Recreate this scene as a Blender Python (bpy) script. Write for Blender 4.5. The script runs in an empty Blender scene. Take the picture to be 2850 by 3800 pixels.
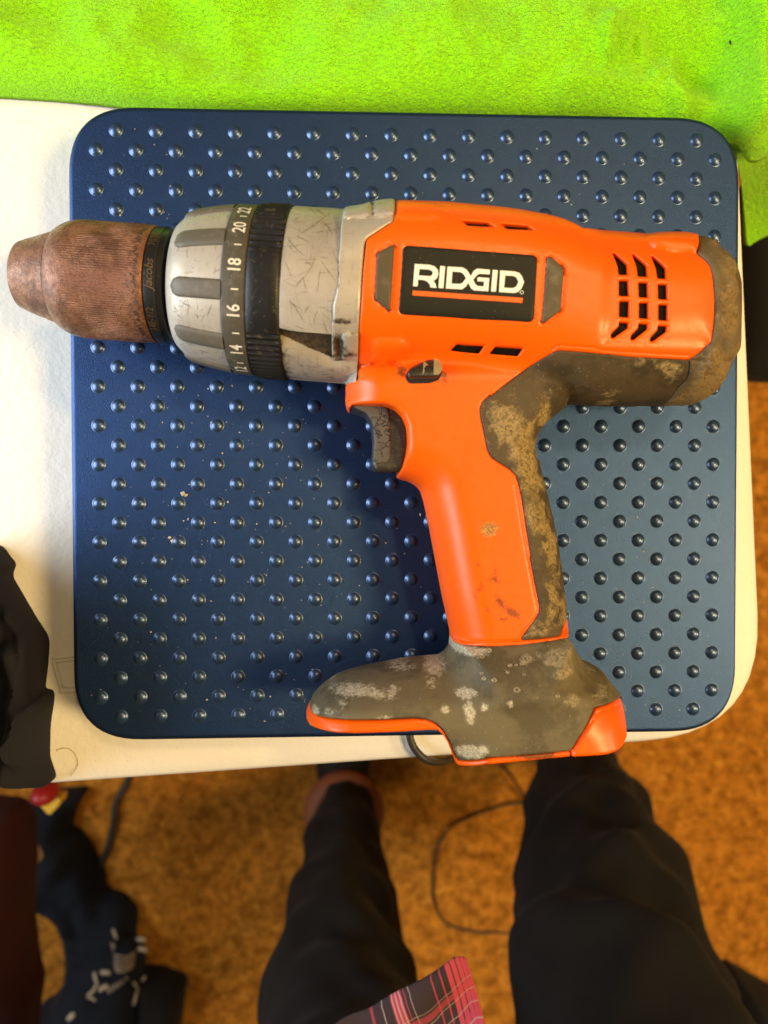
import bpy, bmesh, math, random
import numpy as np
from mathutils import Vector, Matrix
from mathutils.geometry import delaunay_2d_cdt
random.seed(7); rng = np.random.default_rng(7)
sc = bpy.context.scene
COL = sc.collection
R = math.radians

# ------------------------------------------------------------------ camera
ZT = 0.035                      # top of the blue platform above the table top
CAM = np.array([0., 0., ZT + 0.345])
EUL = (-0.01980847, -0.04191382, -0.00214392)
F = 2850.0                      # focal length in photograph pixels (photo 2850 x 3800)
cd = bpy.data.cameras.new('camera'); cam = bpy.data.objects.new('camera', cd); COL.objects.link(cam)
cam.location = CAM; cam.rotation_euler = EUL
cd.sensor_fit = 'VERTICAL'; cd.sensor_height = 36; cd.lens = 36 * F / 3800
cd.clip_start = 0.01; cd.clip_end = 50
cd.dof.use_dof = True; cd.dof.focus_distance = 0.325; cd.dof.aperture_fstop = 7.4
sc.camera = cam
sc.render.resolution_x = 768; sc.render.resolution_y = 1024

# ------------------------------------------------------------------ world, lamps, exposure
w = bpy.data.worlds.new('World'); sc.world = w; w.use_nodes = True
bg = w.node_tree.nodes['Background']; bg.inputs[0].default_value = (1.0, 0.76, 0.46, 1); bg.inputs[1].default_value = 0.13
sc.view_settings.view_transform = 'Standard'; sc.view_settings.look = 'None'; sc.view_settings.exposure = 0; sc.view_settings.gamma = 1
def lamp(name, kind, loc, energy, color, **kw):
    l = bpy.data.lights.new(name, kind); l.energy = energy; l.color = color
    o = bpy.data.objects.new(name, l); COL.objects.link(o); o.location = loc
    tgt = kw.pop('target', None)
    for k, v in kw.items(): setattr(l, k, v)
    if tgt is not None: o.rotation_euler = (Vector(tgt) - Vector(loc)).to_track_quat('-Z', 'Y').to_euler()
    return o
lamp('room_lamp', 'POINT', (1.08, -0.16, 1.50), 126, (1.0, 0.68, 0.27), shadow_soft_size=0.22)
lamp('ceiling_lamp', 'POINT', (0.46, 0.66, 1.72), 30, (1.0, 0.70, 0.32), shadow_soft_size=0.07)
lamp('side_lamp', 'POINT', (1.42, -0.34, 0.74), 34, (1.0, 0.80, 0.48), shadow_soft_size=0.10)
lamp('window_daylight', 'AREA', (-1.05, 0.02, 0.50), 24, (0.80, 0.90, 1.0), shape='RECTANGLE', size=0.9, size_y=0.8, target=(0.0, 0.0, 0.0))

# ------------------------------------------------------------------ pixel -> place
Rm = np.array(cam.rotation_euler.to_matrix())
def U(px, z):
    """points of the photograph (px) on the horizontal plane z -> x, y"""
    px = np.atleast_2d(np.asarray(px, float)); z = np.broadcast_to(np.asarray(z, float), (len(px),))
    d = np.stack([(px[:, 0] - 1425) / F, -(px[:, 1] - 1900) / F, -np.ones(len(px))], 1) @ Rm.T
    t = (z - CAM[2]) / d[:, 2]
    return (CAM + d * t[:, None])[:, :2]
def U3(x, y, z): return np.append(U([(x, y)], z)[0], z)
def proj(P):
    d = (np.atleast_2d(P) - CAM) @ Rm
    return np.stack([1425 + F * d[:, 0] / -d[:, 2], 1900 - F * d[:, 1] / -d[:, 2]], 1)
def Z(x0, y0, s, *p): return [(x0 + a / s, y0 + b / s) for a, b in p]
S8 = 1659 / 800.; S10 = 1.659
def A(*p): return Z(0, 700, S8, *p)
def B(*p): return Z(700, 700, S8, *p)
def C(*p): return Z(1400, 700, S8, *p)
def D(*p): return Z(2050, 700, S8, *p)
def Ez(*p): return Z(1200, 1300, S8, *p)
def Fz(*p): return Z(1500, 1700, S8, *p)
def G(*p): return Z(1100, 2300, S8, *p)
def Hz(*p): return Z(1700, 2200, S8, *p)
def N4(*p): return Z(1200, 700, 1659 / 400., *p)
def K(*p): return Z(1000, 1200, 1659 / 600., *p)
def Q(*p): return Z(2300, 1250, 1659 / 550., *p)
def T(*p): return Z(1950, 1400, 1659 / 750., *p)
def L(*p): return Z(0, 2600, S10, *p)
def Mz(*p): return Z(900, 2700, S10, *p)
def Rr(*p): return Z(1850, 2600, S10, *p)

# ------------------------------------------------------------------ numeric helpers
def hash3(i, j, k):
    h = (i * 374761393 + j * 668265263 + k * 2147483647 + 1274126177) & 0xFFFFFFFF
    h = ((h ^ (h >> 13)) * 1274126177) & 0xFFFFFFFF
    return ((h ^ (h >> 16)) & 0xFFFF) / 65535.0
def vnoise(P):
    P = np.asarray(P, float)
    if P.shape[1] == 2: P = np.concatenate([P, np.zeros((len(P), 1))], 1)
    i = np.floor(P).astype(np.int64); f = P - i; f = f * f * (3 - 2 * f); out = 0
    for a in (0, 1):
        for b in (0, 1):
            for c in (0, 1):
                wgt = (f[:, 0] if a else 1 - f[:, 0]) * (f[:, 1] if b else 1 - f[:, 1]) * (f[:, 2] if c else 1 - f[:, 2])
                out = out + wgt * hash3(i[:, 0] + a, i[:, 1] + b, i[:, 2] + c)
    return out * 2 - 1
def fbm(P, o=3):
    P = np.asarray(P, float); s = 0; a = 1
    for k in range(o): s = s + a * vnoise(P * 2 ** k + 17.3 * k); a *= .5
    return s
def rnd(pts, r, n=4, closed=True):
    """round the corners of a polyline by r (same unit as the points)"""
    pts = [np.array(p, float) for p in pts]; out = []; m = len(pts)
    for i, p in enumerate(pts):
        if not closed and i in (0, m - 1): out.append(p); continue
        a = pts[i - 1] - p; b = pts[(i + 1) % m] - p; la = np.linalg.norm(a); lb = np.linalg.norm(b)
        if la < 1e-9 or lb < 1e-9: continue
        c = min(r, .48 * la, .48 * lb); p0 = p + a / la * c; p1 = p + b / lb * c
        for k in range(n + 1):
            t = k / n; out.append((1 - t) ** 2 * p0 + 2 * t * (1 - t) * p + t * t * p1)
    return np.array(out)
def dens(pts, step, closed=True):
    pts = np.asarray(pts, float); out = []; m = len(pts)
    for i in range(m if closed else m - 1):
        a, b = pts[i], pts[(i + 1) % m]; n = max(1, int(math.ceil(np.linalg.norm(b - a) / step)))
        for k in range(n): out.append(a + (b - a) * k / n)
    if not closed: out.append(pts[-1])
    out = np.array(out); keep = [0]
    for i in range(1, len(out)):
        if np.linalg.norm(out[i] - out[keep[-1]]) > step * .12: keep.append(i)
    if closed and np.linalg.norm(out[keep[-1]] - out[0]) < step * .12: keep.pop()
    return out[keep]
def segd(P, a, b):
    out = np.full(len(P), 1e9); ab = b - a; l2 = (ab ** 2).sum(1) + 1e-18
    for k in range(0, len(P), 4000):
        q = P[k:k + 4000]; ap = q[:, None] - a[None]
        t = np.clip((ap * ab).sum(2) / l2, 0, 1)
        out[k:k + 4000] = np.sqrt(((ap - ab * t[..., None]) ** 2).sum(2).min(1))
    return out
def polyd(P, pts): pts = np.asarray(pts); return segd(P, pts[:-1], pts[1:])
def inside(P, poly):
    x, y = P[:, 0], P[:, 1]; r = np.zeros(len(P), bool); q = np.roll(poly, -1, 0)
    for (x0, y0), (x1, y1) in zip(poly, q):
        if y0 == y1: continue
        c = ((y0 > y) != (y1 > y)) & (x < (x1 - x0) * (y - y0) / (y1 - y0) + x0); r ^= c
    return r
def sd(P, poly):
    d = segd(P, poly, np.roll(poly, -1, 0)); return np.where(inside(P, poly), d, -d)
def qc(d, r): t = 1 - np.clip(d / r, 0, 1); return np.sqrt(np.clip(1 - t * t, 0, 1))
def sstep(x, a, b): t = np.clip((x - a) / (b - a), 0, 1); return t * t * (3 - 2 * t)

# ------------------------------------------------------------------ object helpers
def tag(o, label, cat, group=None, kind=None):
    if label: o['label'] = label
    if cat: o['category'] = cat
    if group: o['group'] = group
    if kind: o['kind'] = kind
    return o
def thing(name, label, cat, loc=(0, 0, 0), group=None):
    o = bpy.data.objects.new(name, None); COL.objects.link(o); o.location = loc; o.empty_display_size = .01
    return tag(o, label, cat, group)
def mesh(name, V, Fc, mat, parent=None, smooth=True, sharp=None, attr=None, label=None):
    me = bpy.data.meshes.new(name); me.from_pydata([tuple(map(float, v)) for v in V], [], [tuple(map(int, f)) for f in Fc])
    me.validate(); me.update()
    if attr is not None:
        for k, a in attr.items():
            at = me.attributes.new(k, 'FLOAT', 'POINT'); at.data.foreach_set('value', np.asarray(a, np.float32))
    if smooth: me.polygons.foreach_set('use_smooth', [True] * len(me.polygons))
    if sharp: me.set_sharp_from_angle(angle=R(sharp))
    me.materials.append(mat)
    o = bpy.data.objects.new(name, me); COL.objects.link(o)
    put(o, parent)
    if label: o['label'] = label
    return o
def put(o, parent):
    if parent is None: return
    o.parent = parent
    if parent.type == 'EMPTY' and parent.parent is None: o.location = -Vector(parent.location)
def tri(P, outer, holes):
    """constrained Delaunay of points P (2D, metres) with closed boundary loops -> verts, faces"""
    loops = [outer] + holes; V = []; E_ = []
    for lp in loops:
        b = len(V); V += [tuple(p) for p in lp]; n = len(lp); E_ += [(b + i, b + (i + 1) % n) for i in range(n)]
    V += [tuple(p) for p in P]
    vo, eo, fo, *_ = delaunay_2d_cdt([Vector((x * 1000, y * 1000)) for x, y in V], E_, [], 0, 1e-5)
    vo = np.array([tuple(v) for v in vo]) / 1000; fo = np.array([f for f in fo if len(f) == 3])
    c = vo[fo].mean(1); k = inside(c, np.asarray(outer))
    for h in holes: k &= ~inside(c, np.asarray(h))
    fo = fo[k]
    a, b_, c_ = vo[fo[:, 0]], vo[fo[:, 1]], vo[fo[:, 2]]
    ar = (b_[:, 0] - a[:, 0]) * (c_[:, 1] - a[:, 1]) - (b_[:, 1] - a[:, 1]) * (c_[:, 0] - a[:, 0])
    fo = fo[np.abs(ar) > 1e-13]; ar = ar[np.abs(ar) > 1e-13]
    fo[ar < 0] = fo[ar < 0][:, ::-1]
    used = np.unique(fo); mp = np.full(len(vo), -1); mp[used] = np.arange(len(used))
    return vo[used], mp[fo]
RINGS = np.array([.05, .16, .4, .8, 1.5, 2.6]) / 1000
def solid(name, outline, H, zm, mat, parent, holes=(), step=.0014, bev=.0006, off=0., feats=(), attr=None, mirror=True, depth=None, sharp=38, bstep=None, label=None):
    """closed body over a plan outline: top at zm + H, mirrored underside (or a skirt of given depth)"""
    bstep = bstep or step * .75
    outer = dens(outline, bstep); hl = [dens(h, bstep * .8) for h in holes]
    allsd = lambda P: np.min([sd(P, outer)] + [-sd(P, h) for h in hl], 0)
    pts = []
    for lp in [outer] + hl:
        t = np.roll(lp, -1, 0) - np.roll(lp, 1, 0); n = np.stack([-t[:, 1], t[:, 0]], 1); n /= np.linalg.norm(n, axis=1)[:, None] + 1e-12
        for rr in list(RINGS) + [bev * .3, bev]:
            for s in (1, -1):
                q = lp + n * rr * s; k = allsd(q) > .93 * rr; pts.append(q[k])
    for f in feats:
        f = np.asarray(f); t = np.gradient(f, axis=0); n = np.stack([-t[:, 1], t[:, 0]], 1); n /= np.linalg.norm(n, axis=1)[:, None] + 1e-12
        for rr in (-.0012, -.0006, -.0003, 0, .0003, .0006, .0012):
            q = f + n * rr; pts.append(q[allsd(q) > .0002])
    lo, hi = outer.min(0), outer.max(0)
    gx = np.arange(lo[0], hi[0], step); gy = np.arange(lo[1], hi[1], step * .866)
    g = np.array([(x + (step / 2 if j % 2 else 0), y) for j, y in enumerate(gy) for x in gx])
    if len(g): pts.append(g[allsd(g) > max(step * .5, .0016)])
    P = np.concatenate(pts)
    # thin out near-duplicates
    key = np.unique(np.round(P / .00009).astype(np.int64), axis=0, return_index=True)[1]; P = P[key]
    v, f = tri(P, outer, hl)
    dd = np.clip(allsd(v), 0, 1)
    h = H(v) + off - bev * (1 - qc(dd, bev))
    att = {k: fn(v) for k, fn in attr.items()} if attr else None
    h = np.maximum(h, 0)
    top = np.concatenate([v, (zm + h)[:, None]], 1)
    if mirror: bot = np.concatenate([v, (zm - h)[:, None]], 1)
    else: bot = np.concatenate([v, (zm + h - depth)[:, None]], 1)
    n = len(v); ed = {}
    for a, b, c in f:
        for e in ((a, b), (b, c), (c, a)): ed[e] = 1
    wall = [(b, a, a + n, b + n) for (a, b) in ed if (b, a) not in ed]
    Fc = [tuple(x) for x in f] + [(c + n, b + n, a + n) for a, b, c in f] + wall
    V = np.concatenate([top, bot])
    if att: att = {k: np.concatenate([a, a]) for k, a in att.items()}
    o = mesh(name, V, Fc, mat, parent, True, None, att, label)
    bm = bmesh.new(); bm.from_mesh(o.data); bmesh.ops.remove_doubles(bm, verts=bm.verts, dist=2e-6); bm.to_mesh(o.data); bm.free()
    o.data.polygons.foreach_set('use_smooth', [True] * len(o.data.polygons)); o.data.set_sharp_from_angle(angle=R(sharp))
    return o
def tube(name, pts, r, mat, parent=None, n=10, sub=8, label=None):
    """round cord through 3D points (Catmull-Rom)"""
    p = np.array(pts, float); p = np.vstack([2 * p[0] - p[1], p, 2 * p[-1] - p[-2]]); c = []
    for i in range(1, len(p) - 2):
        for k in range(sub):
            t = k / sub; c.append(.5 * (2 * p[i] + (p[i + 1] - p[i - 1]) * t + (2 * p[i - 1] - 5 * p[i] + 4 * p[i + 1] - p[i + 2]) * t * t + (3 * p[i] - p[i - 1] - 3 * p[i + 1] + p[i + 2]) * t ** 3))
    c.append(p[-2]); c = np.array(c); V = []; Fc = []; up = Vector((0.1, .3, 1)).normalized()
    rr = np.broadcast_to(np.asarray(r, float), (len(c),)) if np.ndim(r) == 0 else np.interp(np.linspace(0, 1, len(c)), np.linspace(0, 1, len(r)), r)
    for i in range(len(c)):
        t = Vector(c[min(i + 1, len(c) - 1)] - c[max(i - 1, 0)]).normalized(); a = t.cross(up)
        a = a.normalized() if a.length > 1e-4 else t.orthogonal().normalized(); b = t.cross(a)
        for k in range(n):
            q = 2 * math.pi * k / n; V.append(Vector(c[i]) + (a * math.cos(q) + b * math.sin(q)) * float(rr[i]))
    for i in range(len(c) - 1):
        for k in range(n): Fc.append((i * n + k, i * n + (k + 1) % n, (i + 1) * n + (k + 1) % n, (i + 1) * n + k))
    Fc += [tuple(range(n))[::-1], tuple((len(c) - 1) * n + k for k in range(n))]
    return mesh(name, V, Fc, mat, parent, label=label)
def loft(name, rings, mat, parent=None, cap=True, attr=None, label=None):
    n = len(rings[0]); V = np.concatenate(rings); Fc = []
    for i in range(len(rings) - 1):
        for k in range(n): Fc.append((i * n + k, i * n + (k + 1) % n, (i + 1) * n + (k + 1) % n, (i + 1) * n + k))
    if cap: Fc += [tuple(range(n))[::-1], tuple((len(rings) - 1) * n + k for k in range(n))]
    o = mesh(name, V, Fc, mat, parent, label=label)
    bm = bmesh.new(); bm.from_mesh(o.data); bmesh.ops.recalc_face_normals(bm, faces=bm.faces); bm.to_mesh(o.data); bm.free()
    return o

# ------------------------------------------------------------------ materials
class Mat:
    def __init__(s, name, rough=.5, metal=0., spec=.5, **kw):
        s.m = bpy.data.materials.new(name); s.m.use_nodes = True; s.t = s.m.node_tree; s.n = s.t.nodes
        s.p = s.n['Principled BSDF']; s.p.inputs['Roughness'].default_value = rough; s.p.inputs['Metallic'].default_value = metal
        s.p.inputs['Specular IOR Level'].default_value = spec; s.h = None
        for k, v in kw.items(): s.p.inputs[k].default_value = v
        s.tc = s.n.new('ShaderNodeTexCoord'); s.col = None
    def lk(s, a, b): s.t.links.new(a, b)
    def noise(s, scale, detail=4, rough=.6, stretch=None, coord='Object', dist=0.):
        x = s.n.new('ShaderNodeTexNoise'); x.inputs['Scale'].default_value = scale; x.inputs['Detail'].default_value = detail; x.inputs['Roughness'].default_value = rough; x.inputs['Distortion'].default_value = dist
        if stretch:
            mp = s.n.new('ShaderNodeMapping'); mp.inputs['Scale'].default_value = stretch[:3]
            if len(stretch) > 3: mp.inputs['Rotation'].default_value = (0, 0, stretch[3])
            s.lk(s.tc.outputs[coord], mp.inputs[0]); s.lk(mp.outputs[0], x.inputs['Vector'])
        else: s.lk(s.tc.outputs[coord], x.inputs['Vector'])
        return x.outputs['Fac']
    def voro(s, scale, feature='F1', out='Distance'):
        x = s.n.new('ShaderNodeTexVoronoi'); x.feature = feature; x.inputs['Scale'].default_value = scale; s.lk(s.tc.outputs['Object'], x.inputs['Vector']); return x.outputs[out]
    def ramp(s, fac, a, b, inv=False):
        x = s.n.new('ShaderNodeMapRange'); x.interpolation_type = 'SMOOTHSTEP'; x.inputs[1].default_value = a; x.inputs[2].default_value = b
        x.inputs[3].default_value = 1 if inv else 0; x.inputs[4].default_value = 0 if inv else 1; s.lk(fac, x.inputs[0]); return x.outputs[0]
    def math(s, op, a, b):
        x = s.n.new('ShaderNodeMath'); x.operation = op
        for i, v in enumerate((a, b)):
            if isinstance(v, (int, float)): x.inputs[i].default_value = v
            else: s.lk(v, x.inputs[i])
        return x.outputs[0]
    def attr(s, name):
        x = s.n.new('ShaderNodeAttribute'); x.attribute_name = name; return x.outputs['Fac']
    def mix(s, fac, a, b):
        x = s.n.new('ShaderNodeMix'); x.data_type = 'RGBA'
        if isinstance(fac, (int, float)): x.inputs[0].default_value = fac
        else: s.lk(fac, x.inputs[0])
        for sock, v in ((x.inputs[6], a), (x.inputs[7], b)):
            if isinstance(v, tuple): sock.default_value = (*v, 1)
            else: s.lk(v, sock)
        return x.outputs[2]
    def base(s, c):
        if isinstance(c, tuple): s.p.inputs['Base Color'].default_value = (*c, 1)
        else: s.lk(c, s.p.inputs['Base Color'])
        s.col = c; return s
    def over(s, fac, c): return s.base(s.mix(fac, s.col, c))
    def rough(s, fac, a, b):
        x = s.n.new('ShaderNodeMapRange'); s.lk(fac, x.inputs[0]); x.inputs[3].default_value = a; x.inputs[4].default_value = b; s.lk(x.outputs[0], s.p.inputs['Roughness']); return s
    def bump(s, h, dist, strength=1.):
        x = s.n.new('ShaderNodeBump'); x.inputs['Distance'].default_value = dist; x.inputs['Strength'].default_value = strength
        s.lk(h, x.inputs['Height'])
        if s.h: s.lk(s.h, x.inputs['Normal'])
        s.h = x.outputs[0]; s.lk(s.h, s.p.inputs['Normal']); return s

# orange housing plastic: fine moulding grain, scuffs, grime where the attribute says
m = Mat('orange_plastic', .36, spec=.42); m.base((.95, .112, .0))
m.over(m.math('MULTIPLY', m.ramp(m.noise(55, 5), .50, .75), .25), (.84, .084, .0))
g1 = m.ramp(m.math('ADD', m.math('MULTIPLY', m.attr('grime'), .62), m.math('MULTIPLY', m.noise(1000, 5, .72), .8)), .66, .96)
m.over(m.math('MULTIPLY', g1, .82), m.mix(m.ramp(m.noise(1300, 3), .4, .6), (.16, .055, .012), (.05, .026, .010)))
g2 = m.ramp(m.math('ADD', m.attr('mud'), m.math('MULTIPLY', m.noise(900, 6, .78), 1.3)), 1.30, 1.46)
m.over(m.math('MULTIPLY', g2, .9), m.mix(m.ramp(m.noise(1400, 3, .7), .4, .62), (.24, .11, .02), (.46, .27, .08)))
m.over(m.math('MULTIPLY', m.ramp(m.noise(1500, 3, .6), .72, .78), .6), (.12, .035, .01))
m.over(m.math('MULTIPLY', m.ramp(m.noise(1900, 2, .6), .75, .80), .8), (.80, .55, .30))
m.rough(m.noise(260, 4), .26, .46); m.bump(m.noise(3200, 2), .00005, .35).bump(m.noise(380, 3), .00008, .5)
ORANGE = m.m
def rubber(name, c1, c2, dust, thr, spots=.71):
    m = Mat(name, .62, spec=.35); m.base(m.mix(m.noise(90, 5), c1, c2))
    mud = m.math('ADD', m.attr('mud'), m.math('MULTIPLY', m.noise(130, 6, .68, dist=.6), 1.0))
    k = m.math('MULTIPLY', m.ramp(mud, thr - .10, thr + .10), m.ramp(m.noise(850, 5, .75), .30, .56)); m.over(m.math('MULTIPLY', m.ramp(m.noise(45, 5, .7), .45, .62), .6), tuple(x * .35 for x in c1)); m.over(m.math('MULTIPLY', k, .85), m.mix(m.noise(700, 4), dust, tuple(x * .55 for x in dust)))
    k2 = m.ramp(m.math('ADD', m.math('MULTIPLY', m.attr('white'), 1.0), m.noise(520, 6, .78)), .86, 1.08)
    m.over(m.math('MULTIPLY', k2, .85), m.mix(m.ramp(m.noise(1300, 3), .38, .6), (.30, .25, .15), (.58, .51, .36)))
    m.over(m.math('MULTIPLY', m.ramp(m.noise(1700, 2, .5), spots, spots + .05), .85), (.62, .55, .42))
    m.rough(m.noise(200, 4), .50, .80); m.bump(m.noise(2200, 3), .00007, .55).bump(k, .00022, .8).bump(m.noise(330, 5), .00015, .7)
    return m.m
RUBBER = rubber('muddy_rubber', (.062, .040, .016), (.100, .066, .026), (.46, .315, .115), .80)
RUBBER_CAP = rubber('dusty_rubber', (.105, .074, .034), (.15, .108, .052), (.33, .21, .075), .84)
RUBBER_BASE = rubber('grey_rubber', (.115, .090, .045), (.155, .122, .062), (.42, .34, .20), .95)
m = Mat('pad_rubber', .48, spec=.3); m.base((.085, .064, .034)); m.over(m.ramp(m.noise(160, 4), .5, .75), (.15, .115, .065)); m.bump(m.noise(900, 3), .00006, .5); PAD = m.m
m = Mat('black_label', .5, spec=.2); m.base((.016, .015, .009)); m.over(m.math('MULTIPLY', m.ramp(m.noise(1400, 2), .70, .76), .5), (.35, .28, .18)); m.rough(m.noise(150, 3), .4, .62); LABEL = m.m
m = Mat('white_print', .5); m.base((.86, .80, .66)); WHITEP = m.m
m = Mat('dry_splash', .8); m.base((.36, .30, .19)); m.over(m.ramp(m.noise(1500, 3), .45, .6), (.22, .175, .10)); SPLASH = m.m
m = Mat('cream_print', .6); m.base((.72, .66, .52)); m.over(m.math('MULTIPLY', m.ramp(m.noise(1800, 3), .55, .7), .6), (.3, .26, .18)); CREAM = m.m
m = Mat('orange_print', .45); m.base((.92, .115, .004)); ORPRINT = m.m
m = Mat('black_hollow', .8); m.base((.006, .005, .004)); HOLLOW = m.m
m = Mat('vent_shade', .7, spec=.1); m.base((.009, .007, .005)); m.over(m.ramp(m.noise(300, 4), .5, .8), (.03, .02, .008)); m.bump(m.noise(700, 3), .0003); CORE = m.m  # near-black colour stands in for the shade inside the vents
m = Mat('switch_plastic', .3); m.base((.020, .018, .012)); m.over(m.math('MULTIPLY', m.ramp(m.noise(1300, 3), .6, .75), .5), (.16, .11, .06)); m.bump(m.noise(600, 3), .00005); SWITCH = m.m
m = Mat('switch_red', .5); m.base((.42, .075, .03)); m.over(m.ramp(m.noise(500, 4), .5, .7), (.16, .06, .02)); SWRED = m.m
m = Mat('worn_tan', .5); m.base((.28, .20, .09)); m.bump(m.noise(1500, 3), .00008); TAN = m.m
m = Mat('trigger_plastic', .38); m.base((.030, .026, .020)); m.over(m.math('MULTIPLY', m.ramp(m.noise(420, 5, .7, (1, 3, 1)), .52, .72), .55), (.17, .115, .05)); m.bump(m.noise(500, 3, .6, (1, 6, 1)), .0001); TRIG = m.m
m = Mat('cracked_rubber', .7); m.base((.085, .070, .055)); m.over(m.ramp(m.noise(200, 4), .45, .75), (.055, .045, .036))
vx = m.n.new('ShaderNodeTexVoronoi'); vx.feature = 'DISTANCE_TO_EDGE'; vx.inputs['Scale'].default_value = 175; wn = m.n.new('ShaderNodeTexNoise'); wn.inputs['Scale'].default_value = 300; m.lk(m.tc.outputs['Object'], wn.inputs['Vector']); wv = m.n.new('ShaderNodeVectorMath'); wv.operation = 'SCALE'; wv.inputs['Scale'].default_value = .007; m.lk(wn.outputs['Color'], wv.inputs[0]); wa = m.n.new('ShaderNodeVectorMath'); m.lk(m.tc.outputs['Object'], wa.inputs[0]); m.lk(wv.outputs[0], wa.inputs[1]); m.lk(wa.outputs[0], vx.inputs['Vector']); v1 = vx.outputs['Distance']; cr = m.math('MULTIPLY', m.ramp(v1, .0, .045, True), m.ramp(m.noise(120, 3), .46, .56))
m.over(cr, (.008, .007, .006)); m.bump(m.math('SUBTRACT', 1.0, cr), .0004); CRACK = m.m
# metals of the nose
m = Mat('worn_silver', .42, .30); m.base((.47, .415, .335)); m.over(m.ramp(m.noise(60, 4), .4, .7), (.40, .345, .27))
s1 = m.ramp(m.noise(420, 4, .6, (.25, 1.6, 1.6)), .64, .68); s2 = m.ramp(m.noise(380, 4, .6, (2.2, .22, .3)), .62, .66)
s3 = m.ramp(m.noise(650, 3, .5, (.4, 2.2, 1, .7)), .68, .72); s4 = m.ramp(m.noise(650, 3, .5, (.4, 2.2, 1, -.6)), .69, .73)
sc_all = m.math('MAXIMUM', m.math('MAXIMUM', s1, s2), m.math('MAXIMUM', s3, s4)); m.over(m.math('MULTIPLY', sc_all, .28), (.16, .12, .08))
m.over(m.math('MULTIPLY', m.ramp(m.noise(2600, 3, .6), .66, .74), .5), (.16, .12, .07)); m.over(m.math('MULTIPLY', m.math('MULTIPLY', m.ramp(m.noise(110, 6, .75, dist=.8), .58, .66), m.ramp(m.noise(900, 3), .4, .6)), .6), (.24, .19, .12))
m.over(m.math('MULTIPLY', m.ramp(m.math('ADD', m.math('MULTIPLY', m.attr('grime'), .75), m.math('MULTIPLY', m.noise(260, 6, .78), .9)), .72, .92), .95), m.mix(m.ramp(m.noise(800, 3), .4, .6), (.022, .014, .006), (.075, .045, .018)))
m.rough(m.noise(90, 4), .36, .52); m.bump(sc_all, .00004, .5).bump(m.noise(1800, 2), .00003, .4); SILVER = m.m
m = Mat('rusty_steel', .46, .30, .45); m.base(m.mix(m.ramp(m.noise(110, 6, .72), .36, .64), (.12, .050, .024), (.29, .135, .070)))
m.over(m.ramp(m.noise(40, 3), .48, .66), (.25, .105, .06)); m.over(m.math('MULTIPLY', m.ramp(m.noise(1000, 4, .75), .50, .66), .75), (.075, .032, .020))
m.over(m.math('MULTIPLY', m.ramp(m.noise(130, 5, .7), .60, .72), .5), (.085, .060, .045)); m.over(m.math('MULTIPLY', m.ramp(m.noise(1400, 2), .70, .76), .6), (.62, .42, .30))
m.over(m.math('MULTIPLY', m.ramp(m.noise(500, 4, .7), .44, .56), m.attr('grime')), (.020, .014, .010))
m.rough(m.ramp(m.noise(260, 5, .7), .4, .62), .20, .62); m.bump(m.noise(900, 5, .75), .0003, .9); RUST = m.m
m = Mat('black_steel', .32, .2); m.base((.016, .015, .013)); m.over(m.math('MULTIPLY', m.ramp(m.noise(500, 4), .60, .72), .5), (.14, .075, .03)); m.bump(m.noise(900, 3), .00005); BLACKST = m.m
m = Mat('copper_print', .45, .5); m.base((.15, .09, .04)); COPPER = m.m
m = Mat('grip_grey', .55); m.base((.105, .088, .062)); m.over(m.ramp(m.noise(350, 4), .5, .75), (.15, .125, .085)); m.bump(m.noise(1500, 3), .00006); GRIP = m.m
m = Mat('ring_grey', .52, spec=.3); m.base((.075, .062, .040)); m.over(m.ramp(m.noise(200, 4), .5, .75), (.12, .10, .068)); m.over(m.math('MULTIPLY', m.ramp(m.noise(900, 3, .6, (2, .5, .5)), .66, .70), .5), (.3, .26, .18)); m.bump(m.noise(1200, 3), .00005); RING = m.m
m = Mat('black_rubber_ring', .45, spec=.35); m.base((.010, .009, .008)); m.over(m.math('MULTIPLY', m.ramp(m.noise(380, 5, .7), .56, .70), .6), (.10, .075, .04)); m.over(m.math('MULTIPLY', m.ramp(m.noise(1400, 2), .72, .77), .7), (.42, .28, .13)); m.bump(m.noise(900, 3), .00007); BLKRING = m.m
# blue metallic paint
m = Mat('stud_paint', .36, .60, .5, **{'Coat Weight': .75, 'Coat Roughness': .30}); m.base(m.mix(m.noise(9, 2), (.026, .062, .150), (.034, .078, .180)))
m.over(m.math('MULTIPLY', m.ramp(m.noise(120, 4, .7), .58, .70), .35), (.10, .12, .14)); m.bump(m.noise(1500, 3), .00005, .5); STUD = m.m
m = Mat('blue_metallic_paint', .36, .93, .5, **{'Coat Weight': .24, 'Coat Roughness': .42}); m.base(m.mix(m.noise(9, 2), (.020, .051, .148), (.025, .062, .172)))
fl = m.voro(2600, 'F1', 'Color'); m.bump(m.noise(2300, 2, .7), .00022, .8).rough(m.noise(2200, 2), .27, .46)
m.over(m.math('MULTIPLY', m.ramp(m.noise(5200, 1), .66, .74), .45), (.13, .21, .34)); BLUE = m.m
m = Mat('crumb', .8); m.base(m.mix(m.noise(300, 2), (.42, .30, .18), (.70, .62, .52))); CRUMB = m.m
# white table plastic
m = Mat('table_plastic', .5); m.base(m.mix(m.noise(12, 3), (.80, .76, .68), (.86, .82, .74))); m.over(m.math('MULTIPLY', m.ramp(m.noise(330, 3), .70, .76), .45), (.35, .28, .18))
m.bump(m.noise(210, 5, .6), .0007, .55).bump(m.noise(700, 3), .0002, .4); TABLE = m.m
m = Mat('table_mould', .55); m.base((.74, .70, .60)); TMARK = m.m
m = Mat('steel_leg', .4, .6); m.base((.35, .35, .36)); STEEL = m.m
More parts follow.
